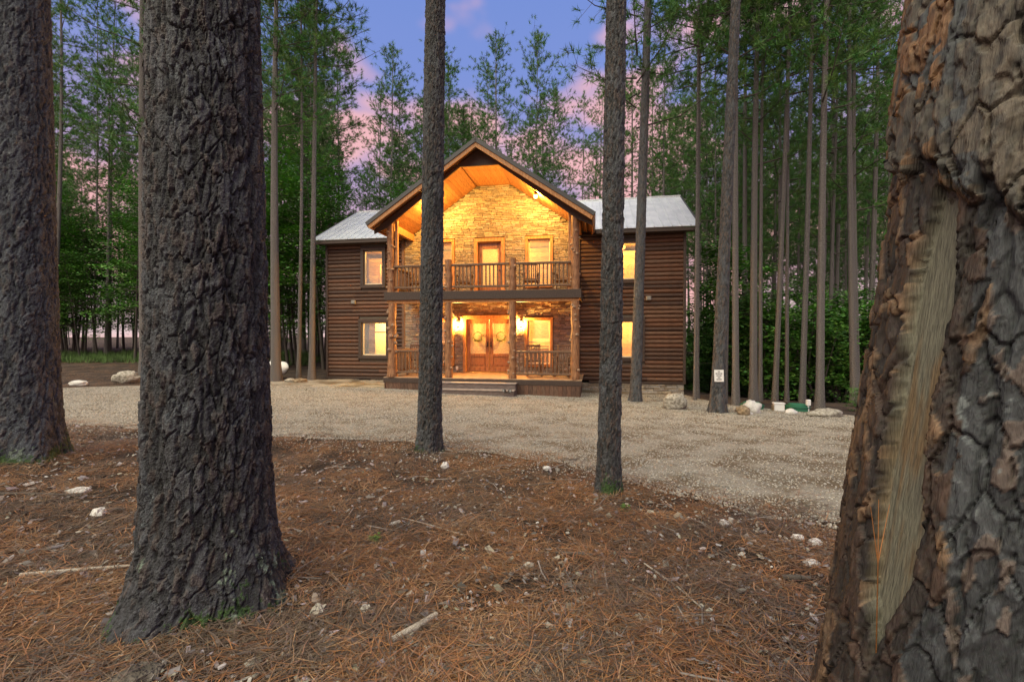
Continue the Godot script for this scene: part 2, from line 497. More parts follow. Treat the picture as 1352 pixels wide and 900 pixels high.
	for i in 2600:
		var x := rng.randf_range(-34, -11)
		var d := rng.randf_range(24.0, 30.0)
		gw.append(turned(on(x, d), Vector3.ONE * rng.randf_range(.6, 1.3), .1))
		gt.append(Color(.08, .16, .03) * rng.randf_range(.6, 1.2))
	scatter("grass", "low green grass along the edge of the woods at left", "grass", gb.mesh(), M.grass, gw, gt)

# ---------------------------------------------------------------- bark with real plates
func fnl(sd: int, freq: float, kind := FastNoiseLite.TYPE_SIMPLEX_SMOOTH, oct := 3) -> FastNoiseLite:
	var n := FastNoiseLite.new()
	n.seed = sd; n.frequency = freq; n.noise_type = kind; n.fractal_octaves = oct
	return n

func cellular(sd: int, freq: float, ret: int) -> FastNoiseLite:
	var n := fnl(sd, freq, FastNoiseLite.TYPE_CELLULAR, 1)
	n.fractal_type = FastNoiseLite.FRACTAL_NONE
	n.cellular_return_type = ret
	n.cellular_jitter = 1.0
	return n

func bark_trunk(p: Dictionary) -> ArrayMesh:
	var sd: int = p.seed
	var fq: float = p.plate
	var edge := cellular(sd, fq, FastNoiseLite.RETURN_DISTANCE2_SUB)
	var cellv := cellular(sd, fq, FastNoiseLite.RETURN_CELL_VALUE)
	var fl := cellular(sd + 1, fq * 2.6, FastNoiseLite.RETURN_DISTANCE2_SUB)
	var flv := cellular(sd + 1, fq * 2.6, FastNoiseLite.RETURN_CELL_VALUE)
	var scale3 := cellular(sd + 12, fq * 4.2, FastNoiseLite.RETURN_CELL_VALUE)
	var fissure := cellular(sd + 9, fq * .62, FastNoiseLite.RETURN_DISTANCE2_SUB)
	var warp := fnl(sd + 2, 7.0, FastNoiseLite.TYPE_SIMPLEX_SMOOTH, 3)
	var fine := fnl(sd + 3, 45.0, FastNoiseLite.TYPE_SIMPLEX_SMOOTH, 3)
	var patch := fnl(sd + 4, 3.0, FastNoiseLite.TYPE_SIMPLEX_SMOOTH, 4)
	var r: float = p.r
	var depth: float = p.depth
	var flare: float = p.get("flare", .35)
	var fh: float = p.get("flare_h", .22)
	var lean: Vector2 = p.get("lean", Vector2.ZERO)
	var scar: bool = p.get("scar", false)
	var moss: float = p.get("moss", 0.0)
	var lichen: float = p.get("lichen", .3)
	var tone: Color = p.tone
	var tone2: Color = p.tone2
	var height: float = p.H
	var cols: int = p.cols
	var ys := PackedFloat32Array()
	var y := -0.3
	while y < p.y1:
		ys.append(y); y += p.dy * (1.0 if y > p.get("y0", -1.0) else 4.0)
	while y < height:
		ys.append(y); y += .35
	ys.append(height)
	var rows := ys.size()
	var V := PackedVector3Array()
	var C := PackedColorArray()
	V.resize(rows * cols); C.resize(rows * cols)
	var swell: float = p.get("swell", 0.0)
	var roots: float = p.get("roots", 5.0)
	var w := 0
	for j in rows:
		y = ys[j]
		var yy := maxf(y, 0.0)
		var taper := (1.0 - 0.62 * yy / height) * (1.0 - swell + swell * exp(-yy / 1.8))
		var cx := lean.x * y
		var cz := lean.y * y
		var fe := flare * exp(-maxf(y + .05, 0.0) / fh)
		for i in cols:
			var th := TAU * i / cols
			var ct := cos(th)
			var sn := sin(th)
			var rr := r * taper * (1.0 + fe * (1.0 + .55 * cos(roots * th + sd) + .25 * cos(2.0 * th + 1.3 * sd)))
			var q := Vector3(ct * r, y * .36, sn * r)
			var wv := warp.get_noise_3dv(q)
			var w2 := fine.get_noise_3dv(q * .45)
			q += Vector3(wv, wv * .7, -wv) * .024 + Vector3(w2, w2, -w2) * .006
			var fis := fissure.get_noise_3d(ct * r + wv * .05 + w2 * .012, y * .1, sn * r - wv * .05) + 1.0
			var e := edge.get_noise_3dv(q) + 1.0
			var cv := cellv.get_noise_3dv(q)
			var pl := smoothstep(.0, .055, e)
			var f2 := fl.get_noise_3dv(q) + 1.0
			var fv := flv.get_noise_3dv(q)
			var fi := fine.get_noise_3d(ct * r, y * .45, sn * r)
			var sc3 := scale3.get_noise_3d(ct * r, y * .55, sn * r)
			var pa := patch.get_noise_3d(ct * r, y * .7, sn * r)
			var disp := depth * (pl - 1.0) + depth * .9 * (smoothstep(0.0, .1, fis) - 1.0) + depth * .34 * cv * pl + depth * .42 * smoothstep(0.0, .03, f2) * fv + depth * .12 * sc3 + fi * depth * .1
			var col := tone.lerp(tone2, clampf(cv * .45 + .5 + fi * .4, 0.0, 1.0))
			if fv > .5: col = col.lerp(p.red, .55)
			elif fv < -.72: col = col * .6
			col = col * (1.0 + fi * .4 + fv * .22 + sc3 * .22)
			col = col.lerp(p.get("patch_tone", Color(.13, .145, .16)), .55 * smoothstep(.08, .3, pa + cv * .2 + fi * .15))
			if pa + fi * .7 + fv * .12 > 1.0 - lichen:
				col = col.lerp(p.get("lichen_tone", Color(.2, .24, .235)), .75)
			if moss > 0.0 and yy < .7 and patch.get_noise_3d(ct * r + 7.0, y * .5, sn * r) + fv * .1 + fi * .3 - yy * .9 > .2:
				col = Color(.17, .22, .17) * (1.0 + fi * .6 + sc3 * .2)
			if moss > 0.0 and pa * .9 + fi * .5 + .35 - yy / moss > .12:
				col = Color(.07, .15, .025).lerp(Color(.035, .08, .02), clampf(fi + .5, 0, 1))
			if scar:
				var a := rad_to_deg(th)
				if a < 0.0: a += 360.0
				var hw := 8.6 * smoothstep(.78, 1.05, y) * (1.0 - .36 * smoothstep(1.6, 1.84, y))
				var off := absf(a - 172.6 + 2.5 * (1.3 - y) * 0.5)
				var ed := hw + wv * 3.0 + fv * .5 + fi * .8
				var m := smoothstep(-.6, .6, ed - off) * (1.0 - smoothstep(1.84, 1.88, y + fi * .06 - cv * .02)) * (1.0 if hw > .3 else 0.0)
				var above := smoothstep(1.84, 1.9, y + fv * .03 - (a - 172.0) * .0025 + wv * .1)
				disp += .03 * above
				if above > .5:
					col = Color(.055, .052, .046).lerp(Color(.1, .082, .06), clampf(cv * .5 + .5 + fi, 0, 1)) * (1.0 + fi * .5)
					if a > 176.0 and pa + fv * .3 > .2: col = Color(.16, .085, .038) * (1.0 + fi * .8)
					elif pa > .12: col = Color(.055, .06, .062) * (1.0 + fi * .6)
				elif off < hw + 9.0 + fv * 3.0 or a > 174.0:
					col = Color(.022, .017, .014).lerp(Color(.06, .034, .022), clampf(fv * .8 + .3, 0, 1)) * (1.0 + fi * .7)
					if fv > .72: col = Color(.13, .08, .045) * (1.0 + fi)
				var grain := fine.get_noise_3d(ct * r * .9, y * .06, sn * r * .9)
				var strk := fine.get_noise_3d(ct * r * 3.6, y * .05 + 5.0, sn * r * 3.6)
				var wood := Color(.145, .14, .1).lerp(Color(.17, .118, .06), smoothstep(.1, .55, pa + grain * .6)) * (1.0 + strk * .2 + fi * .1)
				if strk < -.55: wood = wood * .55
				disp = lerpf(disp, -.034 + grain * .0015 + strk * .0012, m)
				col = col.lerp(wood, m)
			if y > p.y1: disp *= .6
			V[w] = Vector3(cx + ct * (rr + disp), y, cz + sn * (rr + disp))
			col.a = 1.0
			C[w] = col
			w += 1
	var N := PackedVector3Array()
	N.resize(rows * cols)
	var I := PackedInt32Array()
	I.resize((rows - 1) * cols * 6)
	var k := 0
	for j in rows:
		var ju := mini(j + 1, rows - 1) * cols
		var jd := maxi(j - 1, 0) * cols
		for i in cols:
			var i2 := i + 1 if i + 1 < cols else 0
			var i0 := i - 1 if i > 0 else cols - 1
			N[j * cols + i] = (V[ju + i] - V[jd + i]).cross(V[j * cols + i2] - V[j * cols + i0]).normalized()
			if j < rows - 1:
				var a := j * cols + i
				var b := j * cols + i2
				I[k] = a; I[k + 1] = b; I[k + 2] = a + cols
				I[k + 3] = b; I[k + 4] = b + cols; I[k + 5] = a + cols
				k += 6
	var arr := []
	arr.resize(Mesh.ARRAY_MAX)
	arr[Mesh.ARRAY_VERTEX] = V; arr[Mesh.ARRAY_NORMAL] = N; arr[Mesh.ARRAY_COLOR] = C; arr[Mesh.ARRAY_INDEX] = I
	var mesh := ArrayMesh.new()
	mesh.add_surface_from_arrays(Mesh.PRIMITIVE_TRIANGLES, arr)
	return mesh

func near_pine(label: String, x: float, d: float, p: Dictionary, crown_at: float, crown_of: int) -> Node3D:
	var t := base("pine_tree", on(x, d, -.02), label, "tree", "large pines in the foreground and yard")
	part(t, "trunk", bark_trunk(p), M.bark_scarred if p.get("scar", false) else M.bark)
	var ln: Vector2 = p.get("lean", Vector2.ZERO)
	var cr := part(t, "crown", meshes["crown%d" % crown_of], M.pine_leaf)
	var b := Basis(Quaternion(Vector3.UP, Vector3(ln.x, 1, ln.y).normalized()))
	cr.transform = Transform3D(b, Vector3(ln.x, 1, ln.y) * (crown_at - 10.5))
	part(t, "limbs", meshes["limbs%d" % crown_of], M.limb).transform = cr.transform
	return t

# ---------------------------------------------------------------- forest
func make_pines() -> void:
	for k in 6:
		rng.seed = 500 + k
		var height := 22.0 + 2.5 * (k % 3)
		var start: float = [10.5, 11.5, 9.0, 12.5, 8.0, 11.0][k]
		var tk := Acc.new()
		var bend := Vector2(rng.randf_range(-.3, .3), rng.randf_range(-.3, .3))
		var at := func(y: float) -> Vector3:
			var u := y / height
			return Vector3(bend.x * sin(u * 3.0), y, bend.y * sin(u * 2.4))
		var seg := 40
		for i in seg:
			var y0 := -.4 + (height + .4) * i / seg
			var y1 := -.4 + (height + .4) * (i + 1) / seg
			var rad := func(y: float) -> float: return .155 * (1.0 - .85 * y / height) + .09 * exp(-maxf(y, 0) * 3.5)
			tk.tube(at.call(y0), at.call(y1), rad.call(y0), rad.call(y1), 12, Color.WHITE)
		var lb := Acc.new()
		var cr := Acc.new()
		var sb := Acc.new()
		# dead stubs
		for i in 12:
			var y := rng.randf_range(start * .45, start * 1.1)
			var an := rng.randf() * TAU
			var dir := Vector3(cos(an), rng.randf_range(-.2, .25), sin(an))
			var p0: Vector3 = at.call(y)
			sb.tube(p0, p0 + dir * rng.randf_range(.3, 1.1), .018, .006, 4, Color.WHITE)
		var nb := 44
		for i in nb:
			var u := (i + rng.randf()) / nb
			var y := lerpf(start, height - .3, u)
			var an := i * 2.4 + rng.randf_range(-.5, .5)
			var ln := (2.5 * sqrt(maxf(0.0, 1.0 - pow(u * 1.45 - .42, 2.0))) + .3) * rng.randf_range(.45, 1.12)
			var rise := lerpf(.2, 1.3, u * u) + rng.randf_range(-.15, .35)
			var dir := Vector3(cos(an), rise, sin(an)).normalized()
			var p0: Vector3 = at.call(y)
			var mid := p0 + dir * ln * .55 + Vector3(0, -.06 * ln, 0)
			var end := p0 + dir * ln + Vector3(0, .1 * ln, 0)
			lb.tube(p0, mid, .028 * (1.2 - u), .017, 4, Color.WHITE)
			lb.tube(mid, end, .017, .006, 4, Color.WHITE)
			var nt := int(5 + ln * 7.5)
			for j in nt:
				var f := rng.randf_range(.3, 1.0)
				var c := p0.lerp(mid, f / .55) if f < .55 else mid.lerp(end, (f - .55) / .45)
				var off := Vector3(rng.randfn(), rng.randfn() * .55 + .15, rng.randfn()) * (.12 + .17 * ln * f * .6)
				var tip := c + off
				if j % 2 == 0: lb.tube(c, tip, .007, .004, 3, Color.WHITE)
				_tuft(cr, tip, (off.normalized() + dir * .8 + Vector3.UP * .5).normalized(), rng.randf_range(.8, 1.25))
		_tuft(cr, at.call(height), Vector3.UP, 1.3)
		meshes["trunk%d" % k] = tk.mesh()
		meshes["limbs%d" % k] = lb.mesh()
		meshes["stubs%d" % k] = sb.mesh()
		meshes["crown%d" % k] = cr.mesh()

func _tuft(a: Acc, p: Vector3, ax: Vector3, s: float) -> void:
	var v := rng.randf_range(.65, 1.3)
	var g := Color(.066 * v * rng.randf_range(.7, 1.5), .175 * v, .03 * v)
	for i in 26:
		var d := (ax * rng.randf_range(.1, 1.0) + Vector3(rng.randfn(), rng.randfn(), rng.randfn()) * .55).normalized()
		var l := rng.randf_range(.15, .27) * s
		var side := d.cross(Vector3(rng.randfn(), rng.randfn(), rng.randfn())).normalized() * .0095 * s
		var q := p + ax * rng.randf_range(-.1, .06)
		var c := g * rng.randf_range(.8, 1.25)
		c.a = 1.0
		a.tri(q - side, q + side, q + d * l, c)

func make_leafy() -> void:
	for k in 4:
		rng.seed = 700 + k
		var height: float = [5.0, 7.5, 3.4, 9.5][k]
		var tk := Acc.new()
		var lf := Acc.new()
		var stems := 1 if k != 2 else 4
		for s in stems:
			var lean := Vector3(rng.randf_range(-.12, .12), 1, rng.randf_range(-.12, .12)) if stems == 1 else Vector3(rng.randf_range(-.4, .4), 1, rng.randf_range(-.4, .4))
			var top := lean * height * .95
			tk.tube(Vector3(0, -.2, 0), top * .5, .05 + height * .004, .03, 7, Color.WHITE)
			tk.tube(top * .5, top, .03, .008, 5, Color.WHITE)
			var sprays := int((30 + height * 9) / stems)
			for i in sprays:
				var u := pow(rng.randf(), .8)
				var y := lerpf(.12 if k == 2 else .16, 1.0, u) * height
				var reach := height * (.3 if k != 3 else .24) * (1.0 - .72 * u) * rng.randf_range(.35, 1.1) + .2
				var an := rng.randf() * TAU
				var st := lean * y
				var c := st + Vector3(cos(an) * reach, rng.randf_range(-.1, .35) * reach, sin(an) * reach)
				tk.tube(st, c, .014, .005, 3, Color.WHITE)
				var tilt := Vector3(rng.randfn() * .18, 1, rng.randfn() * .18).normalized()
				var w := rng.randf_range(.35, .75) * (.7 + height * .05)
				var tone := rng.randf_range(.5, 1.4)
				for j in 52:
					var o := Vector3(rng.randfn(), 0, rng.randfn()) * w * .5
					o.y = rng.randfn() * .08 - (o.x * tilt.x + o.z * tilt.z) - .12 * o.length_squared()
					var q := c + o
					var l := rng.randf_range(.1, .17)
					var la := rng.randf() * TAU
					var ax := Vector3(cos(la), rng.randf_range(-.45, .2), sin(la)).normalized()
					var nn := (tilt + Vector3(rng.randfn(), rng.randfn(), rng.randfn()) * .28).normalized()
					var sd := ax.cross(nn).normalized() * l * .34
					var g := tone * rng.randf_range(.75, 1.25)
					var col := Color(.085 * g * rng.randf_range(.7, 1.35), .215 * g, .03 * g)
					var b := q + ax * l * .45
					lf.tri(q, b + sd, q + ax * l, col)
					lf.tri(q, q + ax * l, b - sd, col)
		meshes["stem%d" % k] = tk.mesh()
		meshes["leaves%d" % k] = lf.mesh()

func pine(x: float, d: float, k: int, thick: float, tall: float, label: String, group: String, lean := Vector2.ZERO) -> Node3D:
	var t := base("pine_tree", on(x, d, -.05), label, "tree", group, rng.randf() * TAU)
	var sc := Vector3(thick, tall, thick)
	part(t, "trunk", meshes["trunk%d" % k], M.far_bark).scale = sc
	var wide := clampf(lerpf(thick, 1.0, .75), .7, 1.35)
	for n in ["limbs", "crown"]:
		part(t, n, meshes["%s%d" % [n, k]], M.limb if n == "limbs" else M.pine_leaf).scale = Vector3(wide, tall, wide)
	if lean == Vector2.ZERO:
		part(t, "dead_branches", meshes["stubs%d" % k], M.limb).scale = sc
	else:
		t.rotation = Vector3.ZERO
		t.basis = Basis(Quaternion(Vector3.UP, Vector3(lean.x, 1, lean.y).normalized()))
	return t

func leafy(x: float, d: float, k: int, s: float, label: String, group: String, called := "leafy_sapling") -> Node3D:
	var t := base(called, on(x, d, -.03), label, "bush" if k == 2 else "tree", group, rng.randf() * TAU)
	part(t, "trunk", meshes["stem%d" % k], M.limb).scale = Vector3.ONE * s
	part(t, "crown", meshes["leaves%d" % k], M.leaf).scale = Vector3.ONE * s
	return t

func in_house(x: float, d: float, margin := 1.0) -> bool:
	var l := H.to_local(Vector3(x, 0, -d))
	return absf(l.x) < 7.2 + margin and l.z < 1.0 + margin and l.z > -10.0 - margin

func forest() -> void:
	rng.seed = 77
	# trees one can tell apart: x, distance, thickness, lean, label
	var own := [
		[-9.0, 17.6, 1.7, .015, "stout grey pine beside the white gas tank, left of the cabin"],
		[-8.75, 18.9, .8, .0, "slim pine right behind the white gas tank"],
		[-8.55, 19.9, .72, .01, "thin straight pine between gas tank and cabin corner"],
		[-7.95, 18.3, 1.15, .02, "leaning pine at the left corner of the cabin"],
		[-14.5, 18.2, 1.6, .01, "thick pine behind the grey boulder at the left clearing"],
		[5.95, 15.0, .5, .0, "thin pale pine just off the right cabin corner"],
		[6.35, 15.8, .62, .005, "thin dark pine just off the right cabin corner"],
		[6.6, 14.3, .72, .01, "slim pine standing behind the pine with the sign"],
		[6.75, 13.9, .95, .012, "grey pine right of the pine with the sign"],
		[7.7, 14.7, 1.15, .02, "straight grey pine behind the white quartz boulder"],
		[8.3, 15.4, .62, .01, "thin pine left of the white utility box"],
		[8.55, 15.0, .82, .02, "pine rising right behind the white utility box"],
		[9.3, 15.6, .6, .0, "thin dark pine right of the green lids"],
		[9.0, 14.3, .85, .01, "grey pine behind the flat grey rock"],
		[8.95, 13.4, 1.05, .03, "grey pine at the left end of the long flat boulder"],
		[11.6, 15.6, 1.15, .0, "pine nearest to the scarred foreground trunk at right"],
		[12.6, 16.8, 1.0, .01, "second pine close to the scarred foreground trunk at right"],
	]
	for i in own.size():
		var o: Array = own[i]
		pine(o[0], o[1], i % 6, o[2] * .68, rng.randf_range(.88, 1.0), o[4], "pines at the edge of the yard", Vector2(o[3], rng.randf_range(-.01, .01)))
	var placed := []
	var zones := [
		[62, -1.1, -.42, 24.5, 62.0, "tall pine in the woods left of the cabin", "pines in the woods left of the cabin"],
		[50, -.5, .36, 29.0, 50.0, "tall pine in the woods behind the cabin roof", "pines in the woods behind the cabin"],
		[84, .33, .88, 18.5, 62.0, "tall pine in the woods right of the cabin", "pines in the woods right of the cabin"],
	]
	for zn in zones:
		var made := 0
		var tries := 0
		while made < zn[0] and tries < 6000:
			tries += 1
			var d := lerpf(zn[3], zn[4], pow(rng.randf(), .85))
			var x := rng.randf_range(zn[1], zn[2]) * d
			if in_house(x, d, 1.6): continue
			var ok := true
			for q in placed:
				if Vector2(x, d).distance_to(q) < 1.25: ok = false; break
			if not ok: continue
			placed.append(Vector2(x, d))
			made += 1
			var tall := rng.randf_range(.8, 1.05)
			if zn[1] == -.5: tall = rng.randf_range(.76, .98)
			var pt := pine(x, d, rng.randi() % 6, rng.randf_range(.4, .95), tall, zn[5], zn[6])
			pt.rotation.x = rng.randfn() * .012
			pt.rotation.z = rng.randfn() * .014
	var under := [
		[46, -1.1, -.74, 25.5, 38.0, [1, 3, 1, 3], "broadleaf sapling in the dark woods left of the clearing", "saplings in the woods left of the clearing"],
		[16, -.56, -.4, 21.0, 34.0, [1, 3, 0], "broadleaf sapling behind the gas tank, left of the cabin", "saplings left of the cabin"],
		[52, .5, .9, 16.4, 27.0, [0, 2, 2, 0], "leafy sapling in the undergrowth behind the row of yard rocks", "saplings behind the row of rocks"],
		[20, .36, .52, 17.5, 30.0, [0, 2], "leafy sapling in the woods off the right cabin corner", "saplings off the right cabin corner"],
		[16, -.42, .34, 29.0, 40.0, [3, 1], "broadleaf tree in the woods behind the cabin", "broadleaf trees behind the cabin"],
	]
	for u in under:
		var made := 0
		var tries := 0
		while made < u[0] and tries < 3000:
			tries += 1
			var d := rng.randf_range(u[3], u[4])
			var x := rng.randf_range(u[1], u[2]) * d
			if in_house(x, d, 2.0): continue
			made += 1
			leafy(x, d, u[5][rng.randi() % u[5].size()], rng.randf_range(.75, 1.2), u[6], u[7])
	for s in [[9.9, 13.2, .2, "small bright green seedling behind the long flat boulder"], [-.99, 3.34, .028, "tiny bright green seedling in the needles right of the big trunk"], [.97, 3.95, .025, "tiny green seedling below the mossy slim trunk"]]:
		leafy(s[0], s[1], 2, s[2], s[3], "seedlings", "seedling")

func foreground_pines() -> void:
	var grey := Color(.058, .061, .063)
	var grey2 := Color(.11, .116, .12)
	near_pine("huge dark pine trunk with flared mossy base in the left foreground", -1.72, 2.62, {"seed": 11, "r": .335, "H": 21.0, "y1": 3.9, "dy": .0065, "cols": 340, "plate": 15.0, "depth": .018, "swell": .14, "flare": .43, "flare_h": .24, "tone": Color(.03, .031, .034), "tone2": Color(.08, .084, .094), "red": Color(.09, .065, .053), "patch_tone": Color(.095, .105, .118), "moss": .34, "lichen": .3, "roots": 4.0, "lichen_tone": Color(.16, .19, .2)}, 12.0, 0)
	near_pine("blue grey pine trunk with pale lichen base at the far left edge", -5.33, 4.98, {"seed": 23, "r": .335, "H": 21.0, "y1": 6.0, "dy": .013, "cols": 200, "plate": 15.0, "depth": .015, "flare": .32, "flare_h": .3, "tone": Color(.06, .07, .082), "tone2": Color(.115, .132, .15), "red": Color(.12, .095, .08), "moss": .5, "lichen": .2, "roots": 5.0}, 12.0, 1)
	near_pine("tall trunk with mossy base standing in front of the left porch", -1.15, 6.4, {"seed": 31, "r": .165, "H": 20.0, "y1": 7.0, "dy": .012, "cols": 120, "plate": 21.0, "depth": .015, "flare": .36, "flare_h": .2, "lean": Vector2(.016, 0), "tone": grey, "tone2": grey2, "red": Color(.13, .09, .065), "moss": .3, "lichen": .22}, 12.0, 2)
	near_pine("slim trunk with bright mossy foot standing in front of the right wing", .945, 4.5, {"seed": 41, "r": .112, "H": 19.0, "y1": 5.5, "dy": .0095, "cols": 110, "plate": 24.0, "depth": .011, "flare": .42, "flare_h": .2, "lean": Vector2(.013, 0), "tone": grey * .95, "tone2": grey2, "red": Color(.13, .085, .06), "moss": .62, "lichen": .2}, 12.0, 3)
	near_pine("slender leaning trunk close in front of the right wing windows", 3.83, 14.3, {"seed": 51, "r": .175, "H": 19.0, "y1": 13.0, "dy": .035, "cols": 56, "plate": 18.0, "depth": .012, "flare": .4, "flare_h": .25, "lean": Vector2(.028, 0), "tone": grey * 1.25, "tone2": grey2 * 1.3, "red": Color(.16, .11, .08), "lichen": .3}, 11.0, 4)
	near_pine("pine trunk bearing a white paper sign, right of the cabin", 5.27, 11.85, {"seed": 61, "r": .165, "H": 20.0, "y1": 11.0, "dy": .028, "cols": 72, "plate": 18.0, "depth": .014, "flare": .55, "flare_h": .45, "lean": Vector2(.04, 0), "tone": grey * 1.1, "tone2": grey2 * 1.1, "red": Color(.17, .11, .07), "lichen": .2}, 12.0, 5)
	near_pine("scarred close-up pine trunk with a bare wood strip at the right edge", 1.008, 1.05, {"seed": 73, "r": .325, "H": 20.0, "y0": .55, "y1": 2.55, "dy": .0045, "cols": 480, "plate": 15.0, "depth": .0135, "flare": .25, "flare_h": .5, "lean": Vector2(.13, 0), "tone": Color(.024, .027, .03), "tone2": Color(.056, .062, .067), "red": Color(.11, .075, .055), "lichen": .45, "lichen_tone": Color(.15, .17, .17), "scar": true, "patch_tone": Color(.05, .056, .06), "roots": 3.0}, 12.0, 0)

# ---------------------------------------------------------------- the cabin (own axes: x along the front, z towards the yard, 0 at the porch posts)
const ZW := -2.4      # plane of the front wall
const DECK := .04
const UP_DECK := 2.98

func log_mesh() -> ArrayMesh:
	if meshes.has("log"): return meshes.log
	var st := SurfaceTool.new()
	st.begin(Mesh.PRIMITIVE_TRIANGLES)
	st.set_smooth_group(0)
	var n := 8
	var p := []
	for i in n + 1:
		var a := -PI / 2 + PI * i / n
		p.append(Vector2(cos(a) * .055, sin(a) * .077))
	for i in n:
		for q in [Vector3(-.5, p[i].y, p[i].x), Vector3(-.5, p[i + 1].y, p[i + 1].x), Vector3(.5, p[i + 1].y, p[i + 1].x), Vector3(-.5, p[i].y, p[i].x), Vector3(.5, p[i + 1].y, p[i + 1].x), Vector3(.5, p[i].y, p[i].x)]:
			st.add_vertex(q)
	st.set_smooth_group(-1)
	for s in [-.5, .5]:
		for i in n:
			var tri := [Vector3(s, 0, 0), Vector3(s, p[i].y, p[i].x), Vector3(s, p[i + 1].y, p[i + 1].x)]
			if s < 0: tri = [tri[0], tri[2], tri[1]]
			for q in tri: st.add_vertex(q)
	st.generate_normals()
	meshes.log = st.commit()
	return meshes.log

func window(cx: float, cy: float, w: float, h: float, trim_w: float, trim: Material, sash: Material, hung: bool, proud := .1) -> Node3D:
	var o := node(H, "window", Vector3(cx, cy, ZW))
	var x := w * .5
	var y := h * .5
	block(o, "frame", Vector3(-x - trim_w, y, -.12), Vector3(x + trim_w, y + trim_w, proud), trim)
	block(o, "frame", Vector3(-x - trim_w, -y - trim_w, -.12), Vector3(x + trim_w, -y, proud + .015), trim)
	block(o, "frame", Vector3(-x - trim_w, -y + .001, -.12), Vector3(-x, y - .001, proud), trim)
	block(o, "frame", Vector3(x, -y + .001, -.12), Vector3(x + trim_w, y - .001, proud), trim)
	var s := .045
	var z0 := -.06
	var z1 := .0
	block(o, "sash", Vector3(-x + .002, y - s, z0), Vector3(x - .002, y - .002, z1), sash, .004)
	block(o, "sash", Vector3(-x + .002, -y + .002, z0), Vector3(x - .002, -y + s, z1), sash, .004)
	block(o, "sash", Vector3(-x + .002, -y + s, z0), Vector3(-x + s, y - s, z1), sash, .004)
	block(o, "sash", Vector3(x - s, -y + s, z0), Vector3(x - .002, y - s, z1), sash, .004)
	if hung:
		block(o, "mullion", Vector3(-x + s, -.025, z0 + .005), Vector3(x - s, .025, z1 + .006), sash, .004)
		block(o, "pane", Vector3(-x + s, .026, -.036), Vector3(x - s, y - s, -.03), M.glass, .001)
		block(o, "pane", Vector3(-x + s, -y + s, -.036), Vector3(x - s, -.026, -.03), M.glass, .001)
	else:
		block(o, "pane", Vector3(-x + s, -y + s, -.036), Vector3(x - s, y - s, -.03), M.glass, .001)
	return o

func log_wall(x0: float, x1: float, y0: float, y1: float, holes: Array) -> void:
	var n := int(roundf((y1 - y0) / .154))
	var h := (y1 - y0) / n
	for i in n:
		var y := y0 + h * (i + .5)
		var cuts := [[x0, x1]]
		for o in holes:
			if y + h * .4 > o[2] and y - h * .4 < o[3]:
				var nx := []
				for c in cuts:
					if o[0] > c[0]: nx.append([c[0], minf(c[1], o[0])])
					if o[1] < c[1]: nx.append([maxf(c[0], o[1]), c[1]])
				cuts = nx
		var butted := []
		for c in cuts:
			if c[1] - c[0] > 2.0 and rng.randf() < .45:
				var j := lerpf(c[0], c[1], rng.randf_range(.25, .75))
				butted.append([c[0], j]); butted.append([j + .004, c[1]])
			else: butted.append(c)
		for c in butted:
			if c[1] - c[0] < .03: continue
			part(H, "wall_log", log_mesh(), M["log%d" % (rng.randi() % 4)], Vector3((c[0] + c[1]) * .5, y, ZW + rng.randf_range(-.004, .004)), Vector3.ZERO, Vector3(c[1] - c[0] - .003, h / .154, rng.randf_range(.95, 1.08)))

func walled(x0: float, x1: float, y0: float, y1: float, holes: Array, z0: float, z1: float, m: Material, called: String) -> void:
	# a slab with openings, as columns of blocks
	var xs := [x0, x1]
	for o in holes:
		for e in [o[0], o[1]]:
			if e > x0 and e < x1 and not xs.has(e): xs.append(e)
	xs.sort()
	for i in xs.size() - 1:
		var mid: float = (xs[i] + xs[i + 1]) * .5
		var ys := [y0, y1]
		for o in holes:
			if mid > o[0] and mid < o[1]:
				ys.append(clampf(o[2], y0, y1)); ys.append(clampf(o[3], y0, y1))
		ys.sort()
		for j in range(0, ys.size() - 1, 2):
			if ys[j + 1] - ys[j] > .02:
				block(H, called, Vector3(xs[i], ys[j], z0), Vector3(xs[i + 1], ys[j + 1], z1), m, .001)

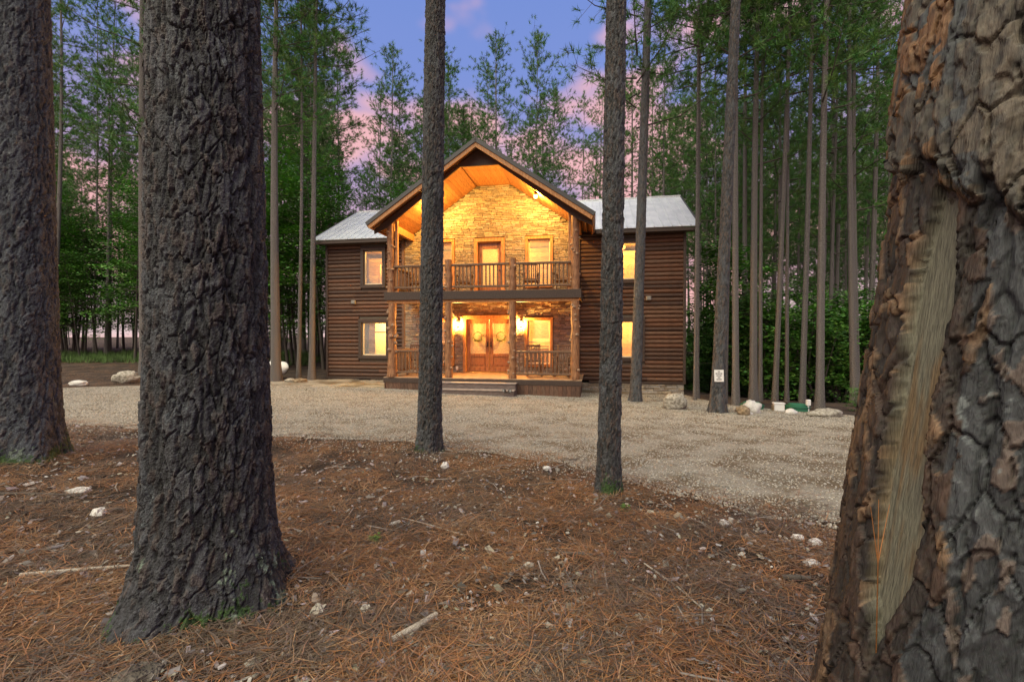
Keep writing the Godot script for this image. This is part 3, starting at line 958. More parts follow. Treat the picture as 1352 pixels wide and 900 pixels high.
func stone_face(spans: Array, holes: Array, top: Callable, z: float, keep: int) -> void:
	# ledge stones in uneven courses
	var vars := []
	for k in 7:
		var a := Acc.new()
		var q := []
		for i in 8:
			q.append(Vector3((.5 if i & 1 else -.5) + rng.randf_range(-.035, .035), (.5 if i & 2 else -.5) + rng.randf_range(-.07, .07), (.5 if i & 4 else -.5) + rng.randf_range(-.1, .1) * (1 if i & 4 else 0)))
			if i & 4: q[i] = Vector3(q[i].x * .96, q[i].y * .88, q[i].z)
		for f in [[4, 5, 7, 6], [0, 1, 5, 4], [2, 3, 7, 6], [0, 2, 6, 4], [1, 3, 7, 5]]:
			a.out_quad(q[f[0]], q[f[1]], q[f[2]], q[f[3]], Vector3.ZERO, Color.WHITE)
		vars.append(a.mesh())
	var stones := []
	for sp in spans:
		var y: float = sp[2]
		while y < sp[3] - .02:
			var h := minf(rng.randf_range(.042, .085), sp[3] - y)
			var x: float = sp[0]
			while x < sp[1] - .01:
				var w := minf(rng.randf_range(.1, .36), sp[1] - x)
				if sp[1] - x - w < .08: w = sp[1] - x
				var pieces := [[x, x + w]]
				for o in holes:
					if y + h > o[2] + .005 and y < o[3] - .005:
						var nx := []
						for c in pieces:
							if o[0] > c[0]: nx.append([c[0], minf(c[1], o[0])])
							if o[1] < c[1]: nx.append([maxf(c[0], o[1]), c[1]])
						pieces = nx
				for c in pieces:
					if c[1] - c[0] < .04: continue
					var lim: float = minf(top.call(c[0]), top.call(c[1]))
					if y > lim: continue
					var hh := minf(h, lim - y + .03)
					stones.append([(c[1] - c[0]) * hh, Transform3D(Basis.from_scale(Vector3(c[1] - c[0] - .006, hh - .007, rng.randf_range(.05, .095))), Vector3((c[0] + c[1]) * .5, y + hh * .5, z + .02)), rng.randi() % 7, rng.randi() % 5])
				x += w
			y += h
	stones.sort_custom(func(a, b): return a[0] > b[0])
	var sts := []
	for i in 5:
		var st := SurfaceTool.new()
		st.begin(Mesh.PRIMITIVE_TRIANGLES)
		sts.append(st)
	for i in stones.size():
		var s: Array = stones[i]
		if i < keep:
			var o := part(H, "stone", vars[s[2]], M["stone%d" % s[3]])
			o.transform = s[1]
		else:
			sts[s[3]].append_from(vars[s[2]], 0, s[1])
	var mesh := ArrayMesh.new()
	for i in 5:
		sts[i].commit(mesh)
		mesh.surface_set_material(mesh.get_surface_count() - 1, M["stone%d" % i])
	var rest := part(H, "small_stones", mesh, null)
	rest.set_meta("kind", "stuff")

func log_post(x: float, y0: float, y1: float, r: float, flare: float, sd: int) -> Node3D:
	var o := node(H, "porch_post", Vector3(x, 0, -.16))
	var n := fnl(sd, 1.4)
	var rows := 26
	var cols := 16
	part(o, "post_log", grid_mesh(cols + 1, rows, func(i, j):
		var y := lerpf(y0, y1, float(j) / (rows - 1))
		var th: float = -TAU * (i % cols) / cols
		var rr := r * (1.0 + flare * exp(-(y - y0) / .5) + .14 * n.get_noise_3d(cos(th), y * 1.6, sin(th)))
		return Vector3(cos(th) * rr + n.get_noise_1d(y) * .03, y, sin(th) * rr)), M.post)
	rng.seed = sd
	for i in int((y1 - y0) * 4.5):
		var th := rng.randf_range(-.4, PI + .4)
		var y := rng.randf_range(y0 + .1, y1 - .12)
		var s := rng.randf_range(.045, .075) * (1.0 + flare)
		var rr := r * (1.0 + flare * exp(-(y - y0) / .5))
		var k := part(o, "knot", rock_mesh(sd * 3 + i, Vector3.ONE, 6, 8, .2), M.knot, Vector3(cos(th) * rr, y, sin(th) * rr))
		k.scale = Vector3(s * 1.6, s * 1.3, s * 1.6)
	return o

func railing(x0: float, x1: float, y: float, along_z := false, zx := 0.0) -> void:
	var o := node(H, "railing", Vector3(0, y, -.16)) if not along_z else node(H, "railing", Vector3(zx, y, 0), Vector3(0, PI / 2, 0))
	var l := x1 - x0
	var c := (x0 + x1) * .5
	part(o, "top_rail", cbox(Vector3(l, .075, .11), .012), M.rail, Vector3(c, .9, 0))
	part(o, "bottom_rail", cbox(Vector3(l, .07, .07), .01), M.rail, Vector3(c, .16, 0))
	var n := int(roundf(l / .132))
	var bal := cbox(Vector3(.042, .67, .042), .006)
	for i in n - 1:
		part(o, "baluster", bal, M.rail, Vector3(x0 + l * (i + 1) / n, .53, 0))

func cabin() -> void:
	rng.seed = 5
	H = base("log_cabin", Vector3(-1.115, 0, -15.49), "two storey log cabin with lit stone porch gable and metal roof", "cabin")
	H.rotation.y = deg_to_rad(-9.98)
	# ---- openings in the front wall: x0, x1, y0, y1
	var wl := [[-5.47, -4.42, .67, 2.01], [-5.37, -4.57, 3.53, 4.9]]
	var wr := [[4.42, 5.5, .67, 2.01], [4.57, 5.37, 3.53, 4.9]]
	var mid := [[-1.1, .74, DECK, 2.12], [1.32, 2.18, .4, 2.05], [-2.55, -1.69, .4, 2.05], [-.62, .3, UP_DECK, 5.1], [1.34, 2.18, 3.4, 5.12], [-2.5, -1.66, 3.4, 5.12]]
	var t := .14
	for side in [wl, wr]:
		var sg := -1.0 if side == wl else 1.0
		var holes := []
		for o in side: holes.append([o[0] - t, o[1] + t, o[2] - t, o[3] + t])
		var xb := 3.74 if sg < 0 else 3.3
		log_wall(minf(sg * xb, sg * 6.96), maxf(sg * xb, sg * 6.96), -.2, 5.3, holes)
		for o in side:
			window((o[0] + o[1]) * .5, (o[2] + o[3]) * .5, o[1] - o[0], o[3] - o[2], t, M.trim_dark, M.sash, false)
		block(H, "corner_board", Vector3(minf(sg * 6.96, sg * 7.06), -.2, ZW - .1), Vector3(maxf(sg * 6.96, sg * 7.06), 5.3, ZW + .08), M.trim_dark)
		block(H, "corner_board", Vector3(minf(sg * (xb - .12), sg * xb), -.2, ZW - .02), Vector3(maxf(sg * (xb - .12), sg * xb), 5.35, ZW + .09), M.trim_dark if sg > 0 else M.rail)
		block(H, "sill_board", Vector3(minf(sg * 3.62, sg * 7.06), -.28, ZW - .04), Vector3(maxf(sg * 3.62, sg * 7.06), -.202, ZW + .09), M.trim_dark)
		# gable end walls and what the side walls rest on
		block(H, "side_wall", Vector3(minf(sg * 6.86, sg * 7.0), -.2, -9.0), Vector3(maxf(sg * 6.86, sg * 7.0), 5.3, ZW - .14), M.log3, .001)
		for i in 35:
			part(H, "side_log", log_mesh(), M["log%d" % (rng.randi() % 4)], Vector3(sg * 7.0, -.2 + 5.5 / 36 * (i + .5), -5.73), Vector3(0, sg * PI / 2, 0), Vector3(6.4, 5.5 / 36 / .154, 1))
		var ga := Acc.new()
		for x in [sg * 6.9, sg * 7.02]:
			ga.out_tri(Vector3(x, 5.3, -1.97 - .4), Vector3(x, 5.3, -9.4), Vector3(x, 7.2, -5.7), Vector3(0, 5.5, -5.7), Color.WHITE)
		part(H, "gable_wall", ga.mesh(), M.log3)
		block(H, "foundation", Vector3(minf(sg * 3.4, sg * 6.95), -1.3, -9.0), Vector3(maxf(sg * 3.4, sg * 6.95), -.28, ZW), M.mortar, .002)
		block(H, "soffit", Vector3(minf(sg * 3.9, sg * 7.3), 5.17, -2.3), Vector3(maxf(sg * 3.9, sg * 7.3), 5.2, -1.98), M.trim_dark)
		block(H, "fascia", Vector3(minf(sg * 3.86, sg * 7.42), 5.15, -1.98), Vector3(maxf(sg * 3.86, sg * 7.42), 5.27, -1.94), M.trim_dark)
		# metal roof panels, front slope
		var sl := .56
		var ang := atan(sl)
		var np := 24
		var pw := 7.42 / np
		for i in np:
			var x := sg * pw * (i + .5)
			var zs := -1.92
			if absf(x) < 3.9: zs = -1.92 - (7.92 - .675 * absf(x) - 5.3) / sl
			if zs < -5.5: continue
			var ln := (zs + 5.7) / cos(ang)
			var c := Vector3(x, 5.3 + ((-1.92 - zs) + (zs + 5.7) * .5) * sl, (zs - 5.7) * .5)
			var a := Acc.new()
			a.box(Vector3.ZERO, Vector3(pw - .004, .02, ln))
			a.box(Vector3(-pw * .5 + .022, .022, 0), Vector3(.035, .03, ln))
			a.box(Vector3(0, .013, 0), Vector3(.02, .01, ln))
			part(H, "roof_panel", a.mesh(), M.metal_roof, c, Vector3(ang, 0, 0))
		block(H, "rake_trim", Vector3(-.02, -.09, -2.15), Vector3(.02, .03, 2.15), M.roof_edge).transform = Transform3D(Basis.from_euler(Vector3(ang, 0, 0)), Vector3(sg * 7.43, 6.35, -3.81))
	block(H, "ridge_cap", Vector3(-7.44, 7.38, -5.8), Vector3(7.44, 7.45, -5.6), M.metal_roof)
	var bk := part(H, "rear_roof", cbox(Vector3(14.88, .04, 4.4), .004), M.metal_roof, Vector3(0, 6.35, -7.58), Vector3(-atan(.56), 0, 0))
	bk.set_meta("label", "rear slope of the metal roof")
	block(H, "rear_wall", Vector3(-6.86, -.2, -9.0), Vector3(6.86, 5.4, -8.88), M.log3, .001)
	# ---- centre wall in stone, and the slab behind all of the front
	var jambs := []
	for o in mid: jambs.append([o[0] - .12, o[1] + .12, o[2] - (.12 if o[2] > .1 and o[2] != UP_DECK else .0), o[3] + .12])
	var ceil_y := func(x: float) -> float: return minf(7.25, 7.68 - .675 * absf(x))
	rng.seed = 6
	stone_face([[-3.62, 3.17, DECK, UP_DECK - .16], [-3.62, 3.17, UP_DECK, 7.3]], jambs, ceil_y, ZW, 260)
	stone_face([[-7.0, -3.4, -1.0, -.29], [3.38, 7.0, -1.1, -.29]], [[-5.6, -5.1, -.45, -.29]], func(_x): return 9.0, ZW, 40)
	block(H, "vent", Vector3(-5.58, -.44, ZW - .02), Vector3(-5.12, -.3, ZW + .03), M.iron)
	var allh := wl + wr + mid
	walled(-6.86, 6.86, -.2, 5.4, allh, ZW - .14, ZW - .005, M.mortar, "wall_core")
	var cg := Acc.new()
	for z in [ZW - .14, ZW - .005]:
		var pts := [Vector3(-3.45, 5.4, z), Vector3(3.45, 5.4, z), Vector3(.7, 7.26, z), Vector3(-.7, 7.26, z)]
		cg.out_quad(pts[0], pts[1], pts[2], pts[3], Vector3(0, 6, -2.47), Color.WHITE)
	part(H, "gable_core", cg.mesh(), M.mortar)
	for i in mid.size():
		var o: Array = mid[i]
		if i == 0 or i == 3: continue
		window((o[0] + o[1]) * .5, (o[2] + o[3]) * .5, o[1] - o[0], o[3] - o[2], .11, M.timber, M.sash, true, .12)
	front_doors()
	upper_door()
	# ---- rooms behind the windows
	rooms()
	# ---- porch decks
	rng.seed = 8
	var dk := node(H, "deck")
	for i in 17:
		var z := -2.33 + i * .14
		part(dk, "deck_board", cbox(Vector3(6.86, .035, .135), .006), M.deck, Vector3(0, DECK - .018, z))
	block(dk, "rim_board", Vector3(-3.43, DECK - .2, -.03), Vector3(3.43, DECK - .037, .0), M.trim_dark)
	block(dk, "joist_block", Vector3(-3.3, -.35, -2.38), Vector3(3.3, DECK - .04, -.1), M.trim_dark)
	var sk := node(H, "skirt")
	for i in 48:
		var x := -3.36 + 6.72 * (i + .5) / 48
		part(sk, "skirt_board", cbox(Vector3(.136, .82, .02), .004), [M.skirt, M.skirt1, M.skirt2][rng.randi() % 3], Vector3(x, -.57, -.02 + rng.randf_range(-.002, .002)))
	for sg in [-1.0, 1.0]:
		for i in 16:
			part(sk, "skirt_board", cbox(Vector3(.02, .82, .146), .004), [M.skirt, M.skirt1, M.skirt2][rng.randi() % 3], Vector3(sg * 3.37, -.57, -2.3 + i * .15))
	block(sk, "skirt_back", Vector3(-3.34, -.95, -.06), Vector3(3.34, -.37, -.04), M.trim_dark)
	var ud := node(H, "upper_deck")
	for i in 17:
		part(ud, "deck_board", cbox(Vector3(6.72, .035, .135), .006), M.deck, Vector3(0, UP_DECK - .018, -2.33 + i * .14))
	block(ud, "fascia", Vector3(-3.4, 2.7, -.05), Vector3(3.4, 2.985, .0), M.trim_dark)
	for sg in [-1.0, 1.0]:
		block(ud, "fascia", Vector3(minf(sg * 3.35, sg * 3.4), 2.7, -2.3), Vector3(maxf(sg * 3.35, sg * 3.4), 2.985, -.052), M.trim_dark)
	block(ud, "beam", Vector3(-3.33, 2.6, -.26), Vector3(3.33, 2.78, -.08), M.timber)
	for i in 17:
		part(ud, "ceiling_board", cbox(Vector3(6.66, .02, .137), .004), [M.ceil, M.ceil1, M.ceil2][rng.randi() % 3], Vector3(0, 2.8, -2.33 + i * .14))
	# ---- posts and rails
	log_post(-3.16, DECK, 2.6, .135, .45, 61)
	log_post(-1.1, DECK, 2.6, .125, .1, 62)
	log_post(1.12, DECK, 2.6, .125, .1, 63)
	log_post(3.2, DECK, 2.6, .135, .12, 64)
	log_post(-3.2, UP_DECK, 5.45, .12, .08, 65)
	log_post(3.2, UP_DECK, 5.45, .125, .08, 66)
	log_post(-1.1, UP_DECK, 4.06, .115, .05, 67)
	log_post(1.12, UP_DECK, 4.06, .115, .05, 68)
	railing(-3.05, -1.2, DECK); railing(1.22, 3.08, DECK)
	railing(-3.08, -1.2, UP_DECK); railing(-.99, 1.01, UP_DECK); railing(1.23, 3.08, UP_DECK)
	for sg in [-1.0, 1.0]:
		railing(.28, 2.3, DECK, true, sg * 3.2)
		railing(.28, 2.3, UP_DECK, true, sg * 3.2)
		block(H, "inner_post", Vector3(sg * 3.02 - .05, UP_DECK, -.3), Vector3(sg * 3.02 + .05, 5.5, -.2), M.timber)
		block(H, "side_beam", Vector3(sg * 3.28 - .07, 5.2, -2.34), Vector3(sg * 3.28 + .07, 5.46, -.3), M.timber)
	# ---- steps
	var stp := node(H, "steps")
	for i in 3:
		var y := DECK - .11 - .195 * i
		var z := .03 + .3 * i
		block(stp, "tread", Vector3(-1.32, y - .04, z), Vector3(1.32, y, z + .32), M.tread, .01)
		block(stp, "riser", Vector3(-1.3, y - .34, z + .26), Vector3(1.3, y - .042, z + .29), M.step)
		for sg in [-1.0, 1.0]:
			block(stp, "stringer", Vector3(sg * 1.28 - .02, -.75, z), Vector3(sg * 1.28 + .02, y - .042, z + .255), M.step)
	# ---- porch roof: ceiling planks, gable boards, roof sheets
	var pc := node(H, "porch_ceiling")
	var sa := atan(.675)
	for sg in [-1.0, 1.0]:
		for i in 24:
			var s := .7 + (3.55 - .7) * (i + .5) / 24
			part(pc, "ceiling_plank", cbox(Vector3(2.85 / 24 / cos(sa) - .004, .02, 2.3), .004), [M.ceil, M.ceil1, M.ceil2][rng.randi() % 3], Vector3(sg * s, 7.68 - .675 * s + .01, -1.21), Vector3(0, 0, -sg * sa))
		part(pc, "trim_strip", cbox(Vector3(.03, .03, 2.28), .004), M.ceil1, Vector3(sg * .69, 7.215, -1.21))
	for i in 9:
		part(pc, "ceiling_plank", cbox(Vector3(.148, .02, 2.3), .004), [M.ceil, M.ceil1, M.ceil2][rng.randi() % 3], Vector3(-.6 + .15 * i, 7.25, -1.21))
	var gb := Acc.new()
	for sg in [-1.0, 1.0]:
		var top := func(x: float) -> float: return 7.7 - .675 * x
		var z0 := -.06
		var z1 := .0
		var poly := [Vector2(0, 7.15), Vector2(0, 7.7), Vector2(.66, 7.7 - .675 * .66), Vector2(.66, 7.15)]
		var poly2 := [Vector2(.66, 7.15), Vector2(.66, 7.7 - .675 * .66), Vector2(3.75, 7.7 - .675 * 3.75), Vector2(3.75, 5.02), Vector2(3.3, 5.22)]
		for q in [poly, poly2]:
			var c := Vector3.ZERO
			for v in q: c += Vector3(sg * v.x, v.y, -.03) / q.size()
			for k in q.size():
				var a: Vector2 = q[k]
				var b: Vector2 = q[(k + 1) % q.size()]
				gb.out_quad(Vector3(sg * a.x, a.y, z0), Vector3(sg * b.x, b.y, z0), Vector3(sg * b.x, b.y, z1), Vector3(sg * a.x, a.y, z1), c, Color.WHITE)
			for k in range(1, q.size() - 1):
				for z in [z0, z1]:
					gb.out_tri(Vector3(sg * q[0].x, q[0].y, z), Vector3(sg * q[k].x, q[k].y, z), Vector3(sg * q[k + 1].x, q[k + 1].y, z), c, Color.WHITE)
	part(H, "gable_board", gb.mesh(), M.trim_dark)
	for sg in [-1.0, 1.0]:
		var ln := 3.86 / cos(sa)
		var rs := node(H, "porch_roof", Vector3(sg * 1.93, 7.92 - .675 * 1.93, 0), Vector3(0, 0, -sg * sa))
		block(rs, "roof_sheet", Vector3(-ln * .5, -.06, -5.8), Vector3(ln * .5, -.015, .42), M.metal_roof, .004)
		block(rs, "rake_trim", Vector3(-ln * .5, -.13, .421), Vector3(ln * .5, 0.0, .45), M.roof_edge)
		block(rs, "fascia", Vector3(-ln * .5, -.26, .385), Vector3(ln * .5, -.062, .42), M.timber)
		for i in 3:
			block(rs, "soffit_board", Vector3(-ln * .5, -.1, .005 + .127 * i), Vector3(ln * .5, -.062, .128 + .127 * i), [M.ceil, M.ceil1, M.ceil2][i], .004)
		block(rs, "eave_board", Vector3(sg * ln * .5 - .03, -.2, -2.0), Vector3(sg * ln * .5 + .01, -.062, .38), M.timber)
		block(rs, "deck_sheet", Vector3(-ln * .5 + .04, -.1, -5.7), Vector3(ln * .5 - .04, -.062, -.07), M.ceil1)

func front_doors() -> void:
	var fr := node(H, "door_frame", Vector3(-.18, 0, ZW))
	block(fr, "jamb", Vector3(-1.04, DECK, -.12), Vector3(-.92, 2.12, .1), M.timber)
	block(fr, "jamb", Vector3(.92, DECK, -.12), Vector3(1.04, 2.12, .1), M.timber)
	block(fr, "header", Vector3(-1.08, 2.121, -.12), Vector3(1.08, 2.26, .13), M.timber)
	block(fr, "threshold", Vector3(-.92, DECK, -.12), Vector3(.92, DECK + .03, .06), M.brass)
	for sg in [-1.0, 1.0]:
		var d := node(H, "front_door", Vector3(-.18 + sg * .455, DECK + .035, ZW - .03))
		var w := .448
		block(d, "stile", Vector3(-w, 0, -.03), Vector3(-w + .14, 2.04, .03), M.door)
		block(d, "stile", Vector3(w - .14, 0, -.03), Vector3(w, 2.04, .03), M.door)
		block(d, "door_rail", Vector3(-w + .14, 1.86, -.03), Vector3(w - .14, 2.04, .03), M.door)
		block(d, "door_rail", Vector3(-w + .14, .58, -.03), Vector3(w - .14, .7, .03), M.door)
		block(d, "door_rail", Vector3(-w + .14, 0, -.03), Vector3(w - .14, .2, .03), M.door)
		block(d, "panel", Vector3(-w + .14, .2, -.015), Vector3(w - .14, .58, .008), M.door, .004)
		block(d, "panel", Vector3(-w + .19, .25, .009), Vector3(w - .19, .53, .024), M.door, .012)
		block(d, "pane", Vector3(-w + .14, .7, -.008), Vector3(w - .14, 1.86, .002), M.frosted, .001)
		var kb := part(d, "handle", tube_mesh(Vector3(0, 0, 0), Vector3(0, 0, .06), .025, .032, 10), M.iron, Vector3(-sg * (w - .06), 1.0, .03))
		part(kb, "lock_plate", cbox(Vector3(.05, .2, .012), .004), M.iron, Vector3(0, .06, .006))

func upper_door() -> void:
	var o := node(H, "upper_door", Vector3(-.16, UP_DECK, ZW))
	block(o, "frame", Vector3(-.6, 0, -.14), Vector3(-.46, 2.1, .12), M.timber)
	block(o, "frame", Vector3(.46, 0, -.14), Vector3(.6, 2.1, .12), M.timber)
	block(o, "frame", Vector3(-.6, 2.101, -.14), Vector3(.6, 2.24, .12), M.timber)
	block(o, "stile", Vector3(-.459, .01, -.1), Vector3(-.32, 2.09, -.05), M.door)
	block(o, "stile", Vector3(.32, .01, -.1), Vector3(.459, 2.09, -.05), M.door)
	block(o, "door_rail", Vector3(-.32, 1.86, -.1), Vector3(.32, 2.09, -.05), M.door)
	block(o, "door_rail", Vector3(-.32, .01, -.1), Vector3(.32, .42, -.05), M.door)
	block(o, "pane", Vector3(-.32, .42, -.08), Vector3(.32, 1.86, -.072), M.frosted, .001)
	part(o, "handle", tube_mesh(Vector3.ZERO, Vector3(0, 0, .06), .022, .03, 10), M.iron, Vector3(.39, 1.0, -.05))

func rooms() -> void:
	# pine lined rooms, each with its own ceiling lamp
	rng.seed = 9
	var rows := [
		[-6.84, -3.7, -.1, 2.7], [-6.84, -3.7, 2.95, 5.35], [3.7, 6.84, -.1, 2.7], [3.7, 6.84, 2.95, 5.35], [-3.58, 3.58, DECK, 2.7], [-3.58, 3.58, 2.95, 5.6]]
	block(H, "floor", Vector3(-6.85, -.19, -8.8), Vector3(6.85, -.11, ZW - .15), M.deck, .001)
	block(H, "floor", Vector3(-6.85, 2.72, -8.8), Vector3(6.85, 2.94, ZW - .15), M.deck, .001)
	block(H, "ceiling", Vector3(-6.85, 5.62, -8.8), Vector3(6.85, 5.7, ZW - .15), M.pine_wall, .001) if false else block(H, "ceiling", Vector3(-3.6, 5.62, -6.6), Vector3(3.6, 5.7, ZW - .15), M.pine_wall, .001)
	for sg in [-1.0, 1.0]:
		block(H, "ceiling", Vector3(minf(sg * 3.6, sg * 6.85), 5.36, -6.6), Vector3(maxf(sg * 3.6, sg * 6.85), 5.42, ZW - .15), M.pine_wall, .001)
		block(H, "partition", Vector3(sg * 3.64 - .05, -.1, -8.8), Vector3(sg * 3.64 + .05, 2.71, ZW - .15), M.pine_wall1, .001)
		block(H, "partition", Vector3(sg * 3.64 - .05, 2.95, -8.8), Vector3(sg * 3.64 + .05, 5.6, ZW - .15), M.pine_wall1, .001)
	for i in rows.size():
		var r: Array = rows[i]
		var zb := -5.6 if i < 4 else -6.4
		for y in range(int((r[3] - r[2]) / .2)):
			block(H, "wall_plank", Vector3(r[0], r[2] + y * .2, zb - .04), Vector3(r[1], r[2] + y * .2 + .197, zb + rng.randf_range(0, .004)), [M.pine_wall, M.pine_wall1][rng.randi() % 2], .004)
		var p := Vector3((r[0] + r[1]) * .5 + (.4 if i < 2 else -.3), r[3] - .28, zb + 1.3)
		if i == 0: p = Vector3(-5.1, 2.4, -3.9)
		if i == 4: p = Vector3(.3, 2.35, -4.2)
		var e: float = [2.6, 1.4, 1.8, 1.5, 2.6, 2.4][i]
		lamp_globe(["lower left room", "upper left room", "lower right room", "upper right room", "entry hall", "upper hall"][i], p, r[3], e)
	# white wall and cupboard seen through the lower left window, kitchen through the lower right porch window
	block(H, "white_wall", Vector3(-6.02, -.1, -4.7), Vector3(-3.75, 2.6, -4.6), M.plaster)
	block(H, "shower_rail", Vector3(-6.0, 1.62, -4.59), Vector3(-3.8, 1.66, -4.56), M.brass)
	var kt := node(H, "kitchen_counter", Vector3(1.9, DECK, -5.6))
	block(kt, "cabinet", Vector3(-.9, 0, -.3), Vector3(.9, .86, .3), M.door)
	block(kt, "counter_top", Vector3(-.95, .862, -.33), Vector3(.95, .9, .34), M.sash)
	block(kt, "backsplash", Vector3(-.9, .95, -.7), Vector3(.9, 1.3, -.68), M.plaster)
	block(H, "curtain", Vector3(5.3, .7, -3.0), Vector3(5.38, 2.1, -2.7), M.plaster)
	var bed := node(H, "bunk_bed", Vector3(-5.3, 2.95, -5.0))
	for sx in [-.5, .5]:
		block(bed, "bed_post", Vector3(sx - .05, 0, .3), Vector3(sx + .05, 1.75, .4), M.pine_wall1)
	block(bed, "bed_rail", Vector3(-.45, 1.15, .32), Vector3(.45, 1.3, .38), M.pine_wall1)
	block(bed, "mattress", Vector3(-.45, 1.0, -.5), Vector3(.45, 1.14, .31), M.plaster)

func lamp_globe(room: String, at: Vector3, ceiling: float, e: float) -> void:
	var o := base("ceiling_lamp", H.to_global(at), "glowing globe lamp under the ceiling of the %s" % room, "lamp", "ceiling lamps inside the cabin")
	part(o, "stem", tube_mesh(Vector3(0, .07, 0), Vector3(0, ceiling - at.y - .0, 0), .012, .012, 8), M.iron)
	part(o, "bulb", rock_mesh(1, Vector3(.2, .2, .2), 12, 16, 0.0), glow(Color(1, .62, .26), 3.0))
	var l := OmniLight3D.new()
	l.name = "light"
	l.light_color = Color(1, .79, .4); l.light_energy = e * 4.6; l.light_size = .09; l.omni_range = 14; l.omni_attenuation = 2; l.shadow_enabled = true
	o.add_child(l)

# ---------------------------------------------------------------- things on and around the porch
func sconce(x: float, y: float, label: String) -> void:
	var o := base("wall_lantern", H.to_global(Vector3(x, y, ZW + .1)), label, "lantern", "wall lanterns beside the front doors", H.rotation.y)
	part(o, "back_plate", cbox(Vector3(.11, .26, .025), .006), M.iron, Vector3(0, .02, -.02))
	part(o, "arm", cbox(Vector3(.025, .025, .12), .004), M.iron, Vector3(0, .15, .05))
	part(o, "cap", tube_mesh(Vector3(0, .1, .1), Vector3(0, .17, .1), .095, .02, 8), M.iron)
	part(o, "foot", tube_mesh(Vector3(0, -.15, .1), Vector3(0, -.12, .1), .05, .07, 8), M.iron)
	for i in 4:
		var a := PI / 4 + i * PI / 2
		part(o, "cage_bar", cbox(Vector3(.01, .22, .01), .002), M.iron, Vector3(cos(a) * .08, -.01, .1 + sin(a) * .08))
	part(o, "bulb", rock_mesh(2, Vector3(.1, .16, .1), 12, 16, 0.0), glow(Color(1, .6, .22), 14.0), Vector3(0, -.02, .1))
	var l := OmniLight3D.new()
	l.name = "light"
	l.position = Vector3(0, -.02, .1)
	l.light_color = Color(1, .72, .36); l.light_energy = 9.0; l.light_size = .05; l.omni_range = 20; l.omni_attenuation = 2; l.shadow_enabled = true
	o.add_child(l)

func flood(x: float, label: String) -> void:
	var y := 7.68 - .675 * absf(x) - .12
	var o := base("flood_light", H.to_global(Vector3(x, y, -.95)), label, "flood light", "flood lights under the porch gable", H.rotation.y)
	part(o, "mount", tube_mesh(Vector3(0, .12, 0), Vector3(0, .05, 0), .06, .04, 12), M.iron)
	part(o, "housing", tube_mesh(Vector3(0, .06, 0), Vector3(0, .0, 0), .04, .075, 14), M.brass)
	part(o, "bulb", rock_mesh(3, Vector3(.13, .13, .13), 12, 16, 0.0), glow(Color(1, .72, .34), 16.0), Vector3(0, -.045, 0))
	var l := OmniLight3D.new()
	l.name = "light"
	l.position = Vector3(0, -.045, 0)
	l.light_color = Color(1, .75, .36); l.light_energy = 11.0; l.light_size = .06; l.omni_range = 30; l.omni_attenuation = 2; l.shadow_enabled = true
	o.add_child(l)

func rocking_chair(x: float, y: float, z: float, turn: float, label: String) -> void:
	var o := base("rocking_chair", H.to_global(Vector3(x, y, z)), label, "chair", "rocking chairs on the porches", H.rotation.y + turn)
	for sg in [-1.0, 1.0]:
		var a := Acc.new()
		for i in 8:
			var t0 := -.42 + .84 * i / 8
			var t1 := -.42 + .84 * (i + 1) / 8
			a.tube(Vector3(0, .022 + t0 * t0 * .35, t0), Vector3(0, .022 + t1 * t1 * .35, t1), .02, .02, 6, Color.WHITE, true)
		part(o, "rocker", a.mesh(), M.rail, Vector3(sg * .26, 0, 0))
		part(o, "leg", tube_mesh(Vector3(sg * .26, .06, .24), Vector3(sg * .26, .66, .24), .024, .024, 8), M.rail)
		part(o, "leg", tube_mesh(Vector3(sg * .26, .05, -.2), Vector3(sg * .25, .66, -.26), .024, .024, 8), M.rail)
		part(o, "back_post", tube_mesh(Vector3(sg * .25, .4, -.22), Vector3(sg * .25, 1.12, -.4), .026, .02, 8), M.rail)
		part(o, "armrest", cbox(Vector3(.09, .03, .58), .008), M.rail, Vector3(sg * .27, .67, 0))
	part(o, "seat", cbox(Vector3(.5, .035, .46), .01), M.rail, Vector3(0, .41, .01), Vector3(-.06, 0, 0))
	part(o, "front_stretcher", cbox(Vector3(.5, .04, .03), .006), M.rail, Vector3(0, .24, .24))
	for yy in [.52, 1.07]:
		part(o, "back_rail", cbox(Vector3(.5, .07, .03), .008), M.rail, Vector3(0, yy, -.25 - (yy - .52) * .25))
	for i in 6:
		part(o, "back_slat", cbox(Vector3(.045, .5, .014), .004), M.rail, Vector3(-.19 + .076 * i, .795, -.318), Vector3(-.245, 0, 0))

func wreath(x: float, label: String) -> void:
	rng.seed = int(100 + x * 10)
	var o := base("door_wreath", H.to_global(Vector3(x, DECK + 1.4, ZW + .035)), label, "wreath", "wreaths on the front doors", H.rotation.y)
	var a := Acc.new()
	for i in 28:
		var t0 := TAU * i / 28
		var t1 := TAU * (i + 1) / 28
		a.tube(Vector3(cos(t0), sin(t0), 0) * .17, Vector3(cos(t1), sin(t1), 0) * .17, .014, .014, 5, Color(.12, .07, .04))
	part(o, "ring", a.mesh(), M.wreath)
	var b := Acc.new()
	for i in 150:
		var t := rng.randfn(-PI / 2, .85)
		var c := Vector3(cos(t), sin(t), 0) * .17 + Vector3(rng.randfn(), rng.randfn(), absf(rng.randfn())) * .016
		var d := Vector3(rng.randfn(), rng.randfn(), rng.randf()).normalized() * .055
		var s := d.cross(Vector3(rng.randfn(), rng.randfn(), rng.randfn())).normalized() * .012
		b.quad(c, c + d * .5 + s, c + d, c + d * .5 - s, Color(.13, .17, .05) * rng.randf_range(.7, 1.3))
	part(o, "leaves", b.mesh(), M.wreath)
	part(o, "hanger", cbox(Vector3(.006, .32, .004), .001), M.iron, Vector3(0, .33, 0))

